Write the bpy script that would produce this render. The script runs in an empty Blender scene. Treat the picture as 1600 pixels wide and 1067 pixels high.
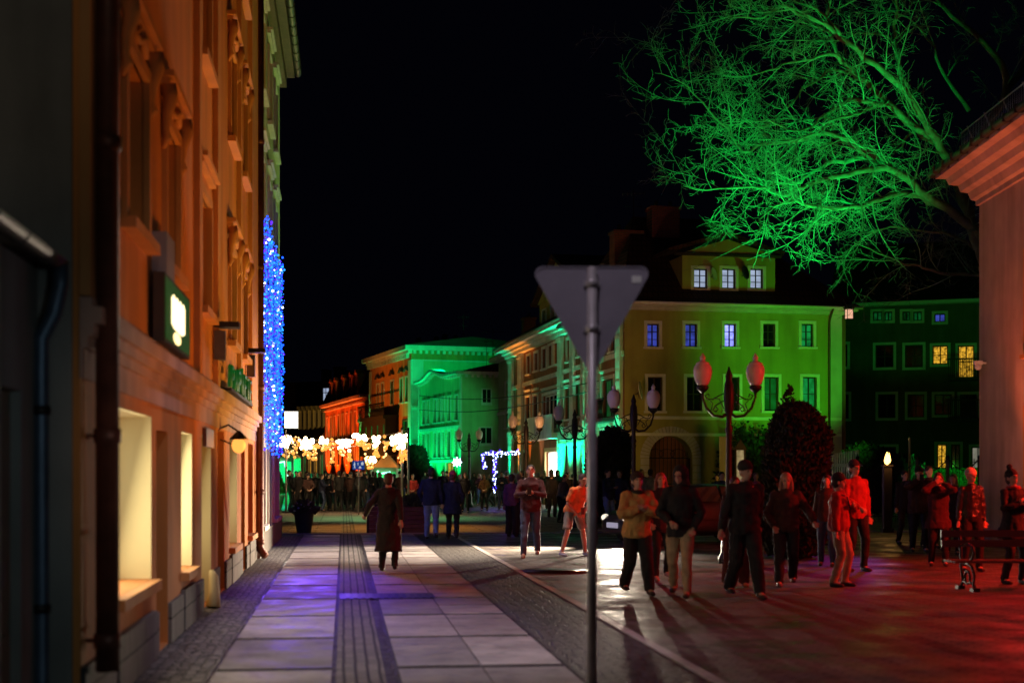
import bpy, bmesh, math, random
from mathutils import Vector, Matrix
from math import sin, cos, pi, radians as R, atan, tan, sqrt
random.seed(7)
sc = bpy.context.scene
COL = sc.collection
# ---------------------------------------------------------------- camera
FPX, HX, HY, CH = 2222.0, 800.0, 740.0, 1.65      # focal length in photo pixels, horizon, eye height
cd = bpy.data.cameras.new("camera"); cam = bpy.data.objects.new("camera", cd); COL.objects.link(cam)
cam.location = (0, 0, CH); cam.rotation_euler = (R(90), 0, 0)
cd.sensor_width = 36; cd.lens = 50; cd.shift_y = (HY-533.5)/1600.0
cd.clip_start = .1; cd.clip_end = 3000
cd.dof.use_dof = True; cd.dof.focus_distance = 58; cd.dof.aperture_fstop = 1.45
sc.camera = cam
# ---------------------------------------------------------------- night sky
w = bpy.data.worlds.new("World"); sc.world = w; w.use_nodes = True
nt = w.node_tree; bg = nt.nodes["Background"]
sky = nt.nodes.new("ShaderNodeTexSky"); sky.sky_type = 'NISHITA'; sky.sun_disc = False
sky.sun_elevation = R(-9); sky.sun_rotation = R(200)
ad = nt.nodes.new('ShaderNodeMixRGB'); ad.blend_type = 'ADD'; ad.inputs[0].default_value = 1; ad.inputs[2].default_value = (.010, .011, .030, 1)   # faint town glow
nt.links.new(sky.outputs[0], ad.inputs[1]); nt.links.new(ad.outputs[0], bg.inputs[0]); bg.inputs[1].default_value = 0.05
# ---------------------------------------------------------------- exposure / render
sc.view_settings.view_transform = 'Standard'; sc.view_settings.look = 'None'
sc.view_settings.exposure = 0; sc.view_settings.gamma = 1
sc.cycles.use_denoising = True
sc.cycles.max_bounces = 4; sc.cycles.diffuse_bounces = 2; sc.cycles.glossy_bounces = 2
sc.cycles.transmission_bounces = 3; sc.cycles.transparent_max_bounces = 6
sc.cycles.sample_clamp_indirect = 3; sc.cycles.caustics_reflective = False; sc.cycles.caustics_refractive = False
A = R(6.75)                                        # the street runs 6.75 degrees left of the view axis
def P(px, py, d): return Vector(((px-HX)/FPX*d, d, CH+(HY-py)/FPX*d))
def gd(py): return CH*FPX/(py-HY)                  # distance of a ground point seen at row py
def G(px, py): d = gd(py); return Vector(((px-HX)/FPX*d, d, 0))
def S(l, s, z=0): return Vector((l*cos(A)-s*sin(A), l*sin(A)+s*cos(A), z))
def s_of(px, l=1.69): return l/tan(atan((HX-px)/FPX)-A)     # distance along a left wall seen at column px
# ---------------------------------------------------------------- the town's coloured floodlights and added fill spots
LS = []
def lamp(kind, name, loc, energy, col, aim=None, size=.25, cone=70, blend=.6, sy=None, spread=None):
    l = bpy.data.lights.new(name, kind); l.energy = energy; l.color = col
    if kind == 'SPOT': l.spot_size = R(cone); l.spot_blend = blend; l.shadow_soft_size = size
    elif kind == 'POINT': l.shadow_soft_size = size
    elif kind == 'AREA':
        l.shape = 'RECTANGLE'; l.size = size; l.size_y = sy or size
        if spread: l.spread = R(spread)
    o = bpy.data.objects.new(name, l); COL.objects.link(o); o.location = loc
    if aim is not None:
        o.rotation_euler = (Vector(aim)-Vector(loc)).to_track_quat('-Z', 'Y').to_euler()
    LS.append(o); return o
GRN = (.02, 1, .10); TEAL = (.0, 1, .42); RED = (1, .05, .01); ORG = (1, .30, .04); WRM = (1, .62, .28); VIO = (.35, .12, 1); BLU = (.05, .06, 1)
# uplights of the orange house
for s_, e in ((12.5, 230), (16.5, 460), (20.5, 680), (25, 900)): lamp('SPOT', 'orange_flood', S(1.4, s_, .3), e, (1, .32, .04) if s_ < 20 else (1, .55, .08), S(-1.7, s_+.6, 7.0), .25, 100, .9)
# added fill spots with no lamp of their own in the street
lamp('SPOT', 'added_spot', S(1.0, 12.5, 7.0), 620, (.86, .78, 1), S(.4, 14.5, 0), .3, 66, .9)
lamp('SPOT', 'added_spot', S(4.5, 3, 7.0), 120, (.86, .72, 1), Vector((7, 26, 3)), .3, 50, .9)  # added fill for the lamp globes and the walkers
lamp('SPOT', 'added_spot', S(1.3, 6, 2.2), 190, (1, .70, .58), S(-1.7, 14, 1.6), .3, 46, .9)  # added fill on the ground floor of the orange house
lamp('SPOT', 'added_spot', S(.2, 6.6, 8.2), 420, (.92, .80, .95), (.6, 10.5, 2.5), .3, 30, .9)  # added spot for the sign back and its pole
lamp('SPOT', 'added_spot', S(.9, 29.5, 8.0), 3200, (1, .84, .70), S(.9, 29.5, 0), .3, 54, .8)  # added overhead spot that brightens the paving band
lamp('SPOT', 'added_spot', S(3.8, 27.5, 8.0), 1700, (1, .82, .66), S(3.8, 27.5, 0), .3, 50, .8)  # second added overhead spot, for the road beside that band
lamp('SPOT', 'added_spot', S(.6, 3.5, 2.6), 60, (.70, .92, 1), S(-1.9, 8.5, .8), .3, 60, .9)  # added cool fill on the low house
lamp('SPOT', 'added_spot', S(0, 2, 5.0), 110, (1, .88, .70), S(-2.6, 9.4, 5.5), .3, 45, .9)  # added fill on the grey gable wall
# shop windows
for i, (x, zc, wd, hh, e) in enumerate(((2.4, 1.45, 1.6, 1.3, 28), (6.3, 1.4, .8, 1.3, 20), (8.5, 1.3, .9, 1.6, 7), (12.85, 1.4, 1.2, 1.4, 8))):
    lamp('AREA', 'shop_light', S(-1.9, 9.45+x, zc), e, (1, .88, .66), S(5, 9.45+x, zc-1.5), wd, sy=hh)
lamp('POINT', 'lantern_light', S(-1.25, s_of(343), 2.05), 6, ORG, size=.1)
lamp('SPOT', 'ground_spot', S(-1.1, 29.2, .3), 60, (1, .85, .62), S(-1.7, 28.2, .9), .08, 110, .8)
# blue curtain
for s_, z_ in ((29, 3.5), (31, 5), (33.5, 3.2), (36, 5.2), (36.5, 2.6)): lamp('POINT', 'curtain_light', S(-1.05, s_, z_), 11, (.10, .03, 1), size=.3)
lamp('SPOT', 'violet_flood', S(-.9, 30.5, 3.0), 1500, (.14, .05, 1), S(.1, 20.8, 0), .5, 21, .9)
lamp('SPOT', 'violet_flood', S(-1.0, 28.6, 1.5), 220, (.30, .08, 1), S(-1.7, 27.3, 3.5), .2, 80, .9)
lamp('SPOT', 'green_flood_left', S(3.5, 44, 1.0), 2600, (.5, 1, .15), S(-1.7, 34, 9.5), .4, 45, .7)
# tree and olive house
lamp('SPOT', 'tree_flood', P(1215, 760, 36)+Vector((0, 0, -.4)), 29000, (.0, 1, .11), P(1215, 270, 42), .3, 50, 1.0)
lamp('SPOT', 'olive_house_flood', P(1348, 740, 53), 1700, (.06, 1, .04), P(1215, 560, 62), .5, 60, .9)
lamp('SPOT', 'olive_house_warm', P(1240, 740, 46), 340, (1, .66, .08), P(1080, 600, 62), .6, 70, .9)
lamp('SPOT', 'roof_spill', P(1020, 700, 50)+Vector((0, 0, 1)), 260, (1, .35, .2), P(1010, 370, 64), .4, 40, .9)
lamp('SPOT', 'flats_fill', P(1420, 730, 63), 160, (.10, 1, .06), P(1430, 600, 82), .4, 110, .9)  # weak green fill added to lift the flats and their window frames
# ornate house uplights
a0 = P(796, 740, 86.5); a1 = P(975, 740, 60.3); d = a1.xy-a0.xy; nrm = Vector((d.y, -d.x)).normalized()
def onC(px_): ray = Vector(((px_-HX)/FPX, 1)); det = ray.x*(-d.y)+ray.y*d.x; tt = (a0.x*(-d.y)+a0.y*d.x)/det; return ray.x*tt, ray.y*tt
for px_, e, c in ((800, 900, TEAL), (815, 1600, ORG), (828, 1500, ORG), (846, 200, (1, .6, .35)), (877, 1700, TEAL), (890, 1100, TEAL), (905, 1800, TEAL), (917, 1500, TEAL), (935, 1500, TEAL), (950, 1200, TEAL), (969, 2200, TEAL)):
    x, y = onC(px_); lamp('SPOT', 'wall_uplight', (x+nrm.x*.6, y+nrm.y*.6, .35), e*(2.2 if c is ORG else 3.2), c, (x+nrm.x*.15, y+nrm.y*.15, 7.5), .06, 26 if c is ORG else 32, .7)
for px_, e, c in ((888, 260, (.05, 1, .5)), (903, 300, (.05, 1, .5)), (950, 320, (.05, 1, .5)), (825, 220, ORG), (838, 220, ORG), (876, 200, TEAL)):
    x, y = onC(px_); lamp('SPOT', 'hood_uplight', (x+nrm.x*.45, y+nrm.y*.45, 4.0), e*1.4, c, (x, y, 8), .05, 40, .8)
lamp('SPOT', 'ornate_fill', P(840, 740, 48), 900, (1, .42, .14), P(880, 600, 72), .6, 50, .9)
def along(pa, pb, t, out, z):
    a_, b_ = P(pa[0], 740, pa[1]), P(pb[0], 740, pb[1]); dd = (b_-a_); n_ = Vector((dd.y, -dd.x, 0)).normalized(); q = a_+dd*t+n_*out; return Vector((q.x, q.y, z)), Vector((q.x-n_.x*out*1.2, q.y-n_.y*out*1.2, z+6))
for t, e in ((.08, 1300), (.3, 1300), (.5, 1500), (.7, 1400), (.93, 1700)):
    p, q = along((655, 115), (722, 103), t, 1.6, .4); lamp('SPOT', 'green_uplight', p, e, (.0, 1, .26), q, .1, 80, .8)
lamp('SPOT', 'green_house_fill', P(690, 742, 84), 4600, (.0, 1, .26), P(690, 640, 108), .4, 26, .8)
lamp('SPOT', 'balcony_side_flood', P(700, 558, 108), 1800, (.0, 1, .26), P(668, 590, 117), .3, 110, .8)
p, q = along((578, 130), (643, 116), .5, 9, 1); lamp('SPOT', 'balcony_house_flood', p, 3600, (1, .32, .05), q, .4, 80, .8)
p, q = along((578, 130), (643, 116), 1.0, 1.5, 1); lamp('SPOT', 'balcony_corner_flood', p, 3000, (0, 1, .26), q, .2, 70, .8)
p, q = along((578, 130), (643, 116), .05, 1.5, 5); lamp('SPOT', 'balcony_corner_flood', p, 900, (.25, 1, .2), q, .2, 70, .8)
for t in (.1, .35, .6, .85):
    p, q = along((508, 156), (570, 134), t, 2.2, .6); lamp('SPOT', 'red_uplight', p, 2800, (1, .13, .015), q, .1, 90, .8)
    p, q = along((508, 156), (570, 134), t, 1.6, 5.2); lamp('SPOT', 'red_uplight', p, 700, (1, .10, .015), q, .1, 90, .8)
lamp('SPOT', 'yellow_flood', P(585, 742, 118), 6000, (1, .60, .05), P(577, 660, 136), .3, 30, .8)
lamp('SPOT', 'dormer_flood', P(470, 745, 130), 5000, (1, .6, .2), P(475, 665, 175), .3, 22, .8)
# warm glow of the garlands over the crowd
for px_, e in ((445, 160), (485, 200), (530, 220), (580, 200), (630, 300)): lamp('POINT', 'garland_light', P(px_, 705, 78), e*.22, (1, .20, .05), size=.4)
lamp('SPOT', 'plaza_green', Vector((-4.5, 53, 6.5)), 1900, (.25, 1, .40), Vector((-4.5, 52.5, 0)), .5, 78, .9)
lamp('SPOT', 'plaza_amber', Vector((-3.6, 44, 8)), 2600, (1, .42, .07), Vector((-3.6, 43.0, 0)), .5, 62, .9)
# car headlights
lamp('SPOT', 'headlight', Vector((2.0, 32.7, .85)), 9000, (1, .78, .54), P(560, 870, 29), .08, 70, 1)
lamp('SPOT', 'headlight', P(966, 834, 32.0)+Vector((-.1, -.25, .1)), 1700, (1, .84, .64), P(925, 930, 19), .06, 90, .9)
# red floodlight by the pink building, plus two added overhead red fills
lamp('SPOT', 'red_flood_fill', Vector((13.4, 20.5, 4.2)), 5000, (1, .03, .012), Vector((7.6, 23.2, 0)), .25, 80, .9)
lamp('SPOT', 'red_flood_fill', Vector((10.6, 27, 6.2)), 1100, (1, .02, .02), Vector((7.0, 22.5, 0)), .25, 80, .9)  # added overhead fill that reddens the ground
lamp('SPOT', 'red_flood_fill', Vector((8.0, 17.5, 7.5)), 650, (1, .035, .05), Vector((5.4, 16.5, 0)), .25, 84, .9)  # added dim fill that reddens the near road
lamp('SPOT', 'red_wall_flood', Vector((10.2, 28, .3)), 800, (1, .30, .16), Vector((11.4, 33, 5.5)), .3, 85, .9)
lamp('SPOT', 'cornice_flood', Vector((10.3, 30.3, .3)), 1300, (1, .18, .05), Vector((10.9, 32.5, 9)), .2, 60, .9)
lamp('SPOT', 'hedge_flood', P(1482, 790, 54), 1500, GRN, P(1450, 748, 60), .2, 80, .8)
lamp('SPOT', 'violet_flood', Vector((8.5, 31, 2.2)), 260, (.45, .05, 1), Vector((3.4, 25, 0)), .3, 50, .9)
lamp('SPOT', 'market_blue', P(790, 700, 70), 150, VIO, P(780, 800, 66), .4, 120, .9)
# ---------------------------------------------------------------- helpers
def tag(o, label=None, cat=None, group=None, kind=None):
    if label: o['label'] = label
    if cat: o['category'] = cat
    if group: o['group'] = group
    if kind: o['kind'] = kind
    return o
def empty(name, loc=(0, 0, 0), rz=0):
    o = bpy.data.objects.new(name, None); COL.objects.link(o); o.location = loc; o.rotation_euler = (0, 0, rz)
    o.empty_display_size = .3
    return o
class MB:
    def __init__(s): s.v = []; s.f = []; s.sm = []
    def add(s, vs, fs, smooth=False):
        b = len(s.v); s.v += [tuple(v) for v in vs]; s.f += [tuple(i+b for i in f) for f in fs]; s.sm += [smooth]*len(fs)
    def box(s, x0, x1, y0, y1, z0, z1, M=None):
        vs = [Vector((x, y, z)) for z in (z0, z1) for y in (y0, y1) for x in (x0, x1)]
        if M is not None: vs = [M @ v for v in vs]
        s.add(vs, [(0, 2, 3, 1), (4, 5, 7, 6), (0, 1, 5, 4), (2, 6, 7, 3), (0, 4, 6, 2), (1, 3, 7, 5)])
        return s
    def quad(s, a, b, c, d): s.add([a, b, c, d], [(0, 1, 2, 3)]); return s
    def prism(s, pts, y0, y1, M=None):              # pts in x,z; extruded along y
        n = len(pts); vs = [Vector((p[0], y, p[1])) for y in (y0, y1) for p in pts]
        if M is not None: vs = [M @ v for v in vs]
        s.add(vs, [tuple(range(n)), tuple(range(2*n-1, n-1, -1))]+[(i, i+n, (i+1) % n+n, (i+1) % n) for i in range(n)])
        return s
    def tube(s, pts, rad, n=8, cap=True, smooth=True, flat=None):
        pts = [Vector(p) for p in pts]; k = len(pts)
        if not hasattr(rad, '__len__'): rad = [rad]*k
        ref = None; vs = []
        for i, p in enumerate(pts):
            t = (pts[min(i+1, k-1)]-pts[max(i-1, 0)])
            t = t.normalized() if t.length > 1e-9 else Vector((0, 0, 1))
            if ref is None: ref = Vector((1, 0, 0)) if abs(t.x) < .9 else Vector((0, 1, 0))
            u = (ref-t*ref.dot(t))
            u = u.normalized() if u.length > 1e-6 else t.orthogonal().normalized()
            ref = u; q = t.cross(u); r = rad[i]
            rx, ry = r if hasattr(r, '__len__') else (r, r)
            vs += [p+u*(cos(2*pi*j/n)*rx)+q*(sin(2*pi*j/n)*ry) for j in range(n)]
        fs = [(i*n+j, i*n+(j+1) % n, (i+1)*n+(j+1) % n, (i+1)*n+j) for i in range(k-1) for j in range(n)]
        if cap: fs += [tuple(range(n-1, -1, -1)), tuple(range((k-1)*n, k*n))]
        s.add(vs, fs, smooth); return s
    def lathe(s, prof, c=(0, 0, 0), n=14, smooth=True):   # prof: (r, z)
        c = Vector(c); vs = []; k = len(prof)
        for r, z in prof: vs += [c+Vector((r*cos(2*pi*j/n), r*sin(2*pi*j/n), z)) for j in range(n)]
        fs = [(i*n+j, i*n+(j+1) % n, (i+1)*n+(j+1) % n, (i+1)*n+j) for i in range(k-1) for j in range(n)]
        fs += [tuple(range(n-1, -1, -1)), tuple(range((k-1)*n, k*n))]
        s.add(vs, fs, smooth); return s
    def ball(s, c, r, n=8, m=6):
        rx, ry, rz = r if hasattr(r, '__len__') else (r, r, r); c = Vector(c)
        vs = [c+Vector((0, 0, -rz))]
        for i in range(1, m):
            t = -pi/2+pi*i/m
            vs += [c+Vector((rx*cos(t)*cos(2*pi*j/n), ry*cos(t)*sin(2*pi*j/n), rz*sin(t))) for j in range(n)]
        vs.append(c+Vector((0, 0, rz))); L = len(vs)-1
        fs = [(0, 1+(j+1) % n, 1+j) for j in range(n)]
        for i in range(m-2): fs += [(1+i*n+j, 1+i*n+(j+1) % n, 1+(i+1)*n+(j+1) % n, 1+(i+1)*n+j) for j in range(n)]
        fs += [(1+(m-2)*n+j, 1+(m-2)*n+(j+1) % n, L) for j in range(n)]
        s.add(vs, fs, True); return s
    def mesh(s, name):
        me = bpy.data.meshes.new(name); me.from_pydata(s.v, [], s.f)
        me.polygons.foreach_set('use_smooth', s.sm); me.update(); return me
    def build(s, name, mat, parent=None, bevel=0):
        me = s.mesh(name)
        if mat: me.materials.append(mat)
        o = bpy.data.objects.new(name, me); COL.objects.link(o)
        if parent is not None: o.parent = parent
        if bevel:
            b = o.modifiers.new('bevel', 'BEVEL'); b.width = bevel; b.segments = 2; b.limit_method = 'ANGLE'
        return o
def hip(mb, x0, x1, y0, y1, z, h, ix0, ix1, th=.08):      # hipped roof with an overhanging edge board
    ym = (y0+y1)/2; a = [(x0, y0, z+th), (x1, y0, z+th), (x1, y1, z+th), (x0, y1, z+th), (x0+ix0, ym, z+h), (x1-ix1, ym, z+h)]; b = [(x0, y0, z), (x1, y0, z), (x1, y1, z), (x0, y1, z)]
    mb.add(a+b, [(0, 1, 5, 4), (1, 2, 5), (2, 3, 4, 5), (3, 0, 4), (6, 7, 1, 0), (7, 8, 2, 1), (8, 9, 3, 2), (9, 6, 0, 3), (6, 9, 8, 7)]); return mb
def copy_tree(o, parent=None):
    c = o.copy(); COL.objects.link(c)
    if parent is not None: c.parent = parent
    for ch in list(o.children): copy_tree(ch, c)
    return c
# ---------------------------------------------------------------- materials
def srgb(h): return tuple(((int(h[i:i+2], 16)/255+.055)/1.055)**2.4 if int(h[i:i+2], 16) > 10 else int(h[i:i+2], 16)/255/12.92 for i in (0, 2, 4))
def mat(name, col, rough=.8, var=.25, scale=3, bump=.0, bscale=40, metal=0, spec=.5, coords='Object', stain=0, fine=0):
    m = bpy.data.materials.new(name); m.use_nodes = True; t = m.node_tree; N = t.nodes; L = t.links
    b = N['Principled BSDF']; b.inputs['Roughness'].default_value = rough; b.inputs['Metallic'].default_value = metal
    b.inputs['Specular IOR Level'].default_value = spec
    tc = N.new('ShaderNodeTexCoord'); no = N.new('ShaderNodeTexNoise'); no.inputs['Scale'].default_value = scale; no.inputs['Detail'].default_value = 6
    L.new(tc.outputs[coords], no.inputs['Vector'])
    mr = N.new('ShaderNodeMapRange'); mr.inputs[1].default_value = .3; mr.inputs[2].default_value = .7
    mr.inputs[3].default_value = 1-var; mr.inputs[4].default_value = 1+var*.6
    L.new(no.outputs[0], mr.inputs[0])
    mx = N.new('ShaderNodeVectorMath'); mx.operation = 'SCALE'; mx.inputs[0].default_value = col[:3]; L.new(mr.outputs[0], mx.inputs['Scale'])
    out = mx.outputs[0]
    if stain:
        mp = N.new('ShaderNodeMapping'); mp.inputs['Scale'].default_value = (1.2, 1.2, .18); L.new(tc.outputs['Object'], mp.inputs[0])
        n2 = N.new('ShaderNodeTexNoise'); n2.inputs['Scale'].default_value = 1.6; n2.inputs['Detail'].default_value = 8; L.new(mp.outputs[0], n2.inputs['Vector'])
        m2 = N.new('ShaderNodeMapRange'); m2.inputs[1].default_value = .42; m2.inputs[2].default_value = .7; m2.inputs[3].default_value = 1; m2.inputs[4].default_value = 1-stain
        L.new(n2.outputs[0], m2.inputs[0]); sc2 = N.new('ShaderNodeVectorMath'); sc2.operation = 'SCALE'; L.new(out, sc2.inputs[0]); L.new(m2.outputs[0], sc2.inputs['Scale']); out = sc2.outputs[0]
    L.new(out, b.inputs['Base Color'])
    if bump:
        n3 = N.new('ShaderNodeTexNoise'); n3.inputs['Scale'].default_value = bscale; n3.inputs['Detail'].default_value = 4; L.new(tc.outputs[coords], n3.inputs['Vector'])
        bp = N.new('ShaderNodeBump'); bp.inputs['Strength'].default_value = bump; bp.inputs['Distance'].default_value = .02
        L.new(n3.outputs[0], bp.inputs['Height']); L.new(bp.outputs[0], b.inputs['Normal'])
    return m
def emit(name, col, strength, sample=False, noise=0, scale=8):
    m = bpy.data.materials.new(name); m.use_nodes = True; t = m.node_tree; N = t.nodes; L = t.links
    b = N['Principled BSDF']; b.inputs['Base Color'].default_value = (*[c*.12 for c in col], 1); b.inputs['Emission Color'].default_value = (*col, 1); b.inputs['Emission Strength'].default_value = strength
    if noise:
        tc = N.new('ShaderNodeTexCoord'); no = N.new('ShaderNodeTexNoise'); no.inputs['Scale'].default_value = scale; no.inputs['Detail'].default_value = 3
        L.new(tc.outputs['Object'], no.inputs['Vector']); mr = N.new('ShaderNodeMapRange'); mr.inputs[1].default_value = .35; mr.inputs[2].default_value = .65
        mr.inputs[3].default_value = strength*(1-noise); mr.inputs[4].default_value = strength; L.new(no.outputs[0], mr.inputs[0]); L.new(mr.outputs[0], b.inputs['Emission Strength'])
    if not sample: m.cycles.emission_sampling = 'NONE'
    return m
def brickmat(name, c1, c2, mortar, bw, bh, rough=.8, ms=.012, bump=.6, offset=.5, rot=0, axis='xy', spec=.4, soft=.1, var=.35):
    m = bpy.data.materials.new(name); m.use_nodes = True; t = m.node_tree; N = t.nodes; L = t.links
    b = N['Principled BSDF']; b.inputs['Roughness'].default_value = rough; b.inputs['Specular IOR Level'].default_value = spec
    tc = N.new('ShaderNodeTexCoord'); src = tc.outputs['Object']
    sep = N.new('ShaderNodeSeparateXYZ'); L.new(src, sep.inputs[0]); cb = N.new('ShaderNodeCombineXYZ')
    ia, ib = {'xy': (0, 1), 'xz': (0, 2), 'yz': (1, 2)}[axis]
    L.new(sep.outputs[ia], cb.inputs[0]); L.new(sep.outputs[ib], cb.inputs[1])
    mp = N.new('ShaderNodeMapping'); mp.inputs['Rotation'].default_value = (0, 0, rot); L.new(cb.outputs[0], mp.inputs[0])
    dn = N.new('ShaderNodeTexNoise'); dn.inputs['Scale'].default_value = 3.; L.new(mp.outputs[0], dn.inputs['Vector'])
    ad = N.new('ShaderNodeMixRGB'); ad.blend_type = 'LINEAR_LIGHT'; ad.inputs[0].default_value = .012; L.new(mp.outputs[0], ad.inputs[1]); L.new(dn.outputs['Color'], ad.inputs[2])
    br = N.new('ShaderNodeTexBrick'); br.offset = offset; br.inputs['Scale'].default_value = 1
    br.inputs['Color1'].default_value = (*c1, 1); br.inputs['Color2'].default_value = (*c2, 1); br.inputs['Mortar'].default_value = (*mortar, 1)
    br.inputs['Mortar Size'].default_value = ms; br.inputs['Mortar Smooth'].default_value = soft; br.inputs['Brick Width'].default_value = bw; br.inputs['Row Height'].default_value = bh
    L.new(ad.outputs[0], br.inputs['Vector'])
    no = N.new('ShaderNodeTexNoise'); no.inputs['Scale'].default_value = .9; no.inputs['Detail'].default_value = 9; no.inputs['Roughness'].default_value = .7; L.new(src, no.inputs['Vector'])
    mr = N.new('ShaderNodeMapRange'); mr.inputs[1].default_value = .3; mr.inputs[2].default_value = .7; mr.inputs[3].default_value = 1-var; mr.inputs[4].default_value = 1+var*.5; L.new(no.outputs[0], mr.inputs[0])
    vm = N.new('ShaderNodeVectorMath'); vm.operation = 'SCALE'; L.new(br.outputs['Color'], vm.inputs[0]); L.new(mr.outputs[0], vm.inputs['Scale']); L.new(vm.outputs[0], b.inputs['Base Color'])
    n4 = N.new('ShaderNodeTexNoise'); n4.inputs['Scale'].default_value = 25; L.new(src, n4.inputs['Vector'])
    ml = N.new('ShaderNodeMath'); ml.operation = 'MULTIPLY_ADD'; ml.inputs[1].default_value = -1; L.new(br.outputs['Fac'], ml.inputs[0]); L.new(n4.outputs[0], ml.inputs[2])
    bp = N.new('ShaderNodeBump'); bp.inputs['Strength'].default_value = bump; bp.inputs['Distance'].default_value = .012; L.new(ml.outputs[0], bp.inputs['Height']); L.new(bp.outputs[0], b.inputs['Normal'])
    return m
def cobblemat(name, c, scale, rough=.7):
    m = bpy.data.materials.new(name); m.use_nodes = True; t = m.node_tree; N = t.nodes; L = t.links
    b = N['Principled BSDF']; b.inputs['Roughness'].default_value = rough
    tc = N.new('ShaderNodeTexCoord'); vo = N.new('ShaderNodeTexVoronoi'); vo.inputs['Scale'].default_value = scale; vo.feature = 'DISTANCE_TO_EDGE'; vo.inputs['Randomness'].default_value = .55
    v2 = N.new('ShaderNodeTexVoronoi'); v2.inputs['Scale'].default_value = scale; v2.inputs['Randomness'].default_value = .55
    L.new(tc.outputs['Object'], vo.inputs['Vector']); L.new(tc.outputs['Object'], v2.inputs['Vector'])
    mr = N.new('ShaderNodeMapRange'); mr.inputs[1].default_value = .02; mr.inputs[2].default_value = .16; mr.inputs[3].default_value = .15; mr.inputs[4].default_value = 1; L.new(vo.outputs['Distance'], mr.inputs[0])
    sp = N.new('ShaderNodeSeparateColor'); L.new(v2.outputs['Color'], sp.inputs[0])
    m2 = N.new('ShaderNodeMapRange'); m2.inputs[3].default_value = .6; m2.inputs[4].default_value = 1.35; L.new(sp.outputs[0], m2.inputs[0])
    mu = N.new('ShaderNodeMath'); mu.operation = 'MULTIPLY'; L.new(mr.outputs[0], mu.inputs[0]); L.new(m2.outputs[0], mu.inputs[1])
    vm = N.new('ShaderNodeVectorMath'); vm.operation = 'SCALE'; vm.inputs[0].default_value = c; L.new(mu.outputs[0], vm.inputs['Scale']); L.new(vm.outputs[0], b.inputs['Base Color'])
    bp = N.new('ShaderNodeBump'); bp.inputs['Strength'].default_value = .8; bp.inputs['Distance'].default_value = .015; L.new(mr.outputs[0], bp.inputs['Height']); L.new(bp.outputs[0], b.inputs['Normal'])
    return m
def glassmat(name, col=(.02, .025, .03), rough=.08):
    m = mat(name, col, rough, .3, 2, bump=.05, bscale=2, spec=.8); return m
M = {}
M['plaster_orange'] = mat('plaster_orange', (.66, .25, .06), .85, .12, 1.2, .25, 60, stain=.3)
M['plaster_trim'] = mat('plaster_trim', (.62, .28, .09), .8, .12, 2, .2, 50, stain=.2)
M['plaster_pink'] = mat('plaster_pink', (.55, .34, .26), .85, .15, 1.5, .2, 60, stain=.3)
M['plaster_grey'] = mat('plaster_grey', (.30, .29, .26), .9, .25, 1, .3, 50, stain=.4)
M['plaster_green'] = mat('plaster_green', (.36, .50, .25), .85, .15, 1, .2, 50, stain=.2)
M['plaster_olive'] = mat('plaster_olive', (.42, .40, .10), .88, .12, 1.2, .2, 50, stain=.22)
M['plaster_white'] = mat('plaster_white', (.62, .60, .54), .85, .12, 1.5, .2, 50, stain=.2)
M['plaster_cream'] = mat('plaster_cream', (.68, .58, .29), .8, .06, 2, .1, 50)
M['plaster_brown'] = mat('plaster_brown', (.30, .12, .055), .85, .18, 1.2, .2, 50, stain=.25)
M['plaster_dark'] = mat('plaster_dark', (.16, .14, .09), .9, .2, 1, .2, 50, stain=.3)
M['trim_white'] = mat('trim_white', (.80, .80, .74), .7, .1, 3, .1, 60)
M['stone_plinth'] = mat('stone_plinth', (.17, .16, .15), .75, .3, 5, .4, 30)
M['plinth_tile'] = brickmat('plinth_tile', (.19, .18, .17), (.15, .145, .14), (.05, .05, .05), .9, .25, axis='xz', ms=.012)
M['metal_dark'] = mat('metal_dark', (.03, .022, .02), .45, .3, 8, .1, 30, metal=.6)
M['pipe_brown'] = mat('pipe_brown', (.13, .045, .028), .5, .4, 6, .15, 25, metal=.3)
M['zinc'] = mat('zinc', (.13, .11, .10), .45, .25, 5, .08, 20, metal=.7)
M['pipe_blue'] = mat('pipe_blue', (.10, .14, .20), .45, .25, 5, .1, 20, metal=.5)
M['roof'] = brickmat('roof', (.09, .035, .022), (.065, .026, .018), (.012, .008, .006), .22, .3, axis='xz', ms=.02, bump=1, rough=.85)
M['roof_dark'] = brickmat('roof_dark', (.035, .025, .02), (.025, .018, .015), (.008, .006, .005), .25, .3, axis='xz', ms=.02, bump=1, rough=.85)
M['brick'] = brickmat('brick', (.34, .09, .05), (.24, .07, .04), (.10, .09, .07), .25, .075, axis='xz')
M['frame_dark'] = mat('frame_dark', (.04, .025, .018), .6, .2, 5)
M['frame_white'] = mat('frame_white', (.55, .55, .52), .6, .1, 5)
M['glass'] = glassmat('glass', (.012, .014, .018), .06)
M['lit_white'] = emit('lit_white', (.60, .72, 1), .60, noise=.35, scale=2.5)
M['lit_blue'] = emit('lit_blue', (.10, .15, 1), .42, noise=.6, scale=3)
M['lit_bluehot'] = emit('lit_bluehot', (.25, .28, 1), 2.6, noise=.95, scale=2.2)
M['lit_green'] = emit('lit_green', (.02, .75, .16), .30, noise=.8, scale=3)
M['lit_green_dim'] = emit('lit_green_dim', (.02, .6, .12), .12, noise=.9, scale=3)
M['lit_yellow'] = emit('lit_yellow', (1, .52, .04), 1.0, noise=.9, scale=6)
M['lit_amber'] = emit('lit_amber', (1, .45, .05), .6, noise=.5, scale=3)
M['lit_shop'] = emit('lit_shop', (1, .92, .72), 1.2, noise=.25, scale=3)
M['lit_shop_dim'] = emit('lit_shop_dim', (.75, .72, .55), .25, noise=.5, scale=3)
M['lit_hot'] = emit('lit_hot', (1, .9, .75), 6)
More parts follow.
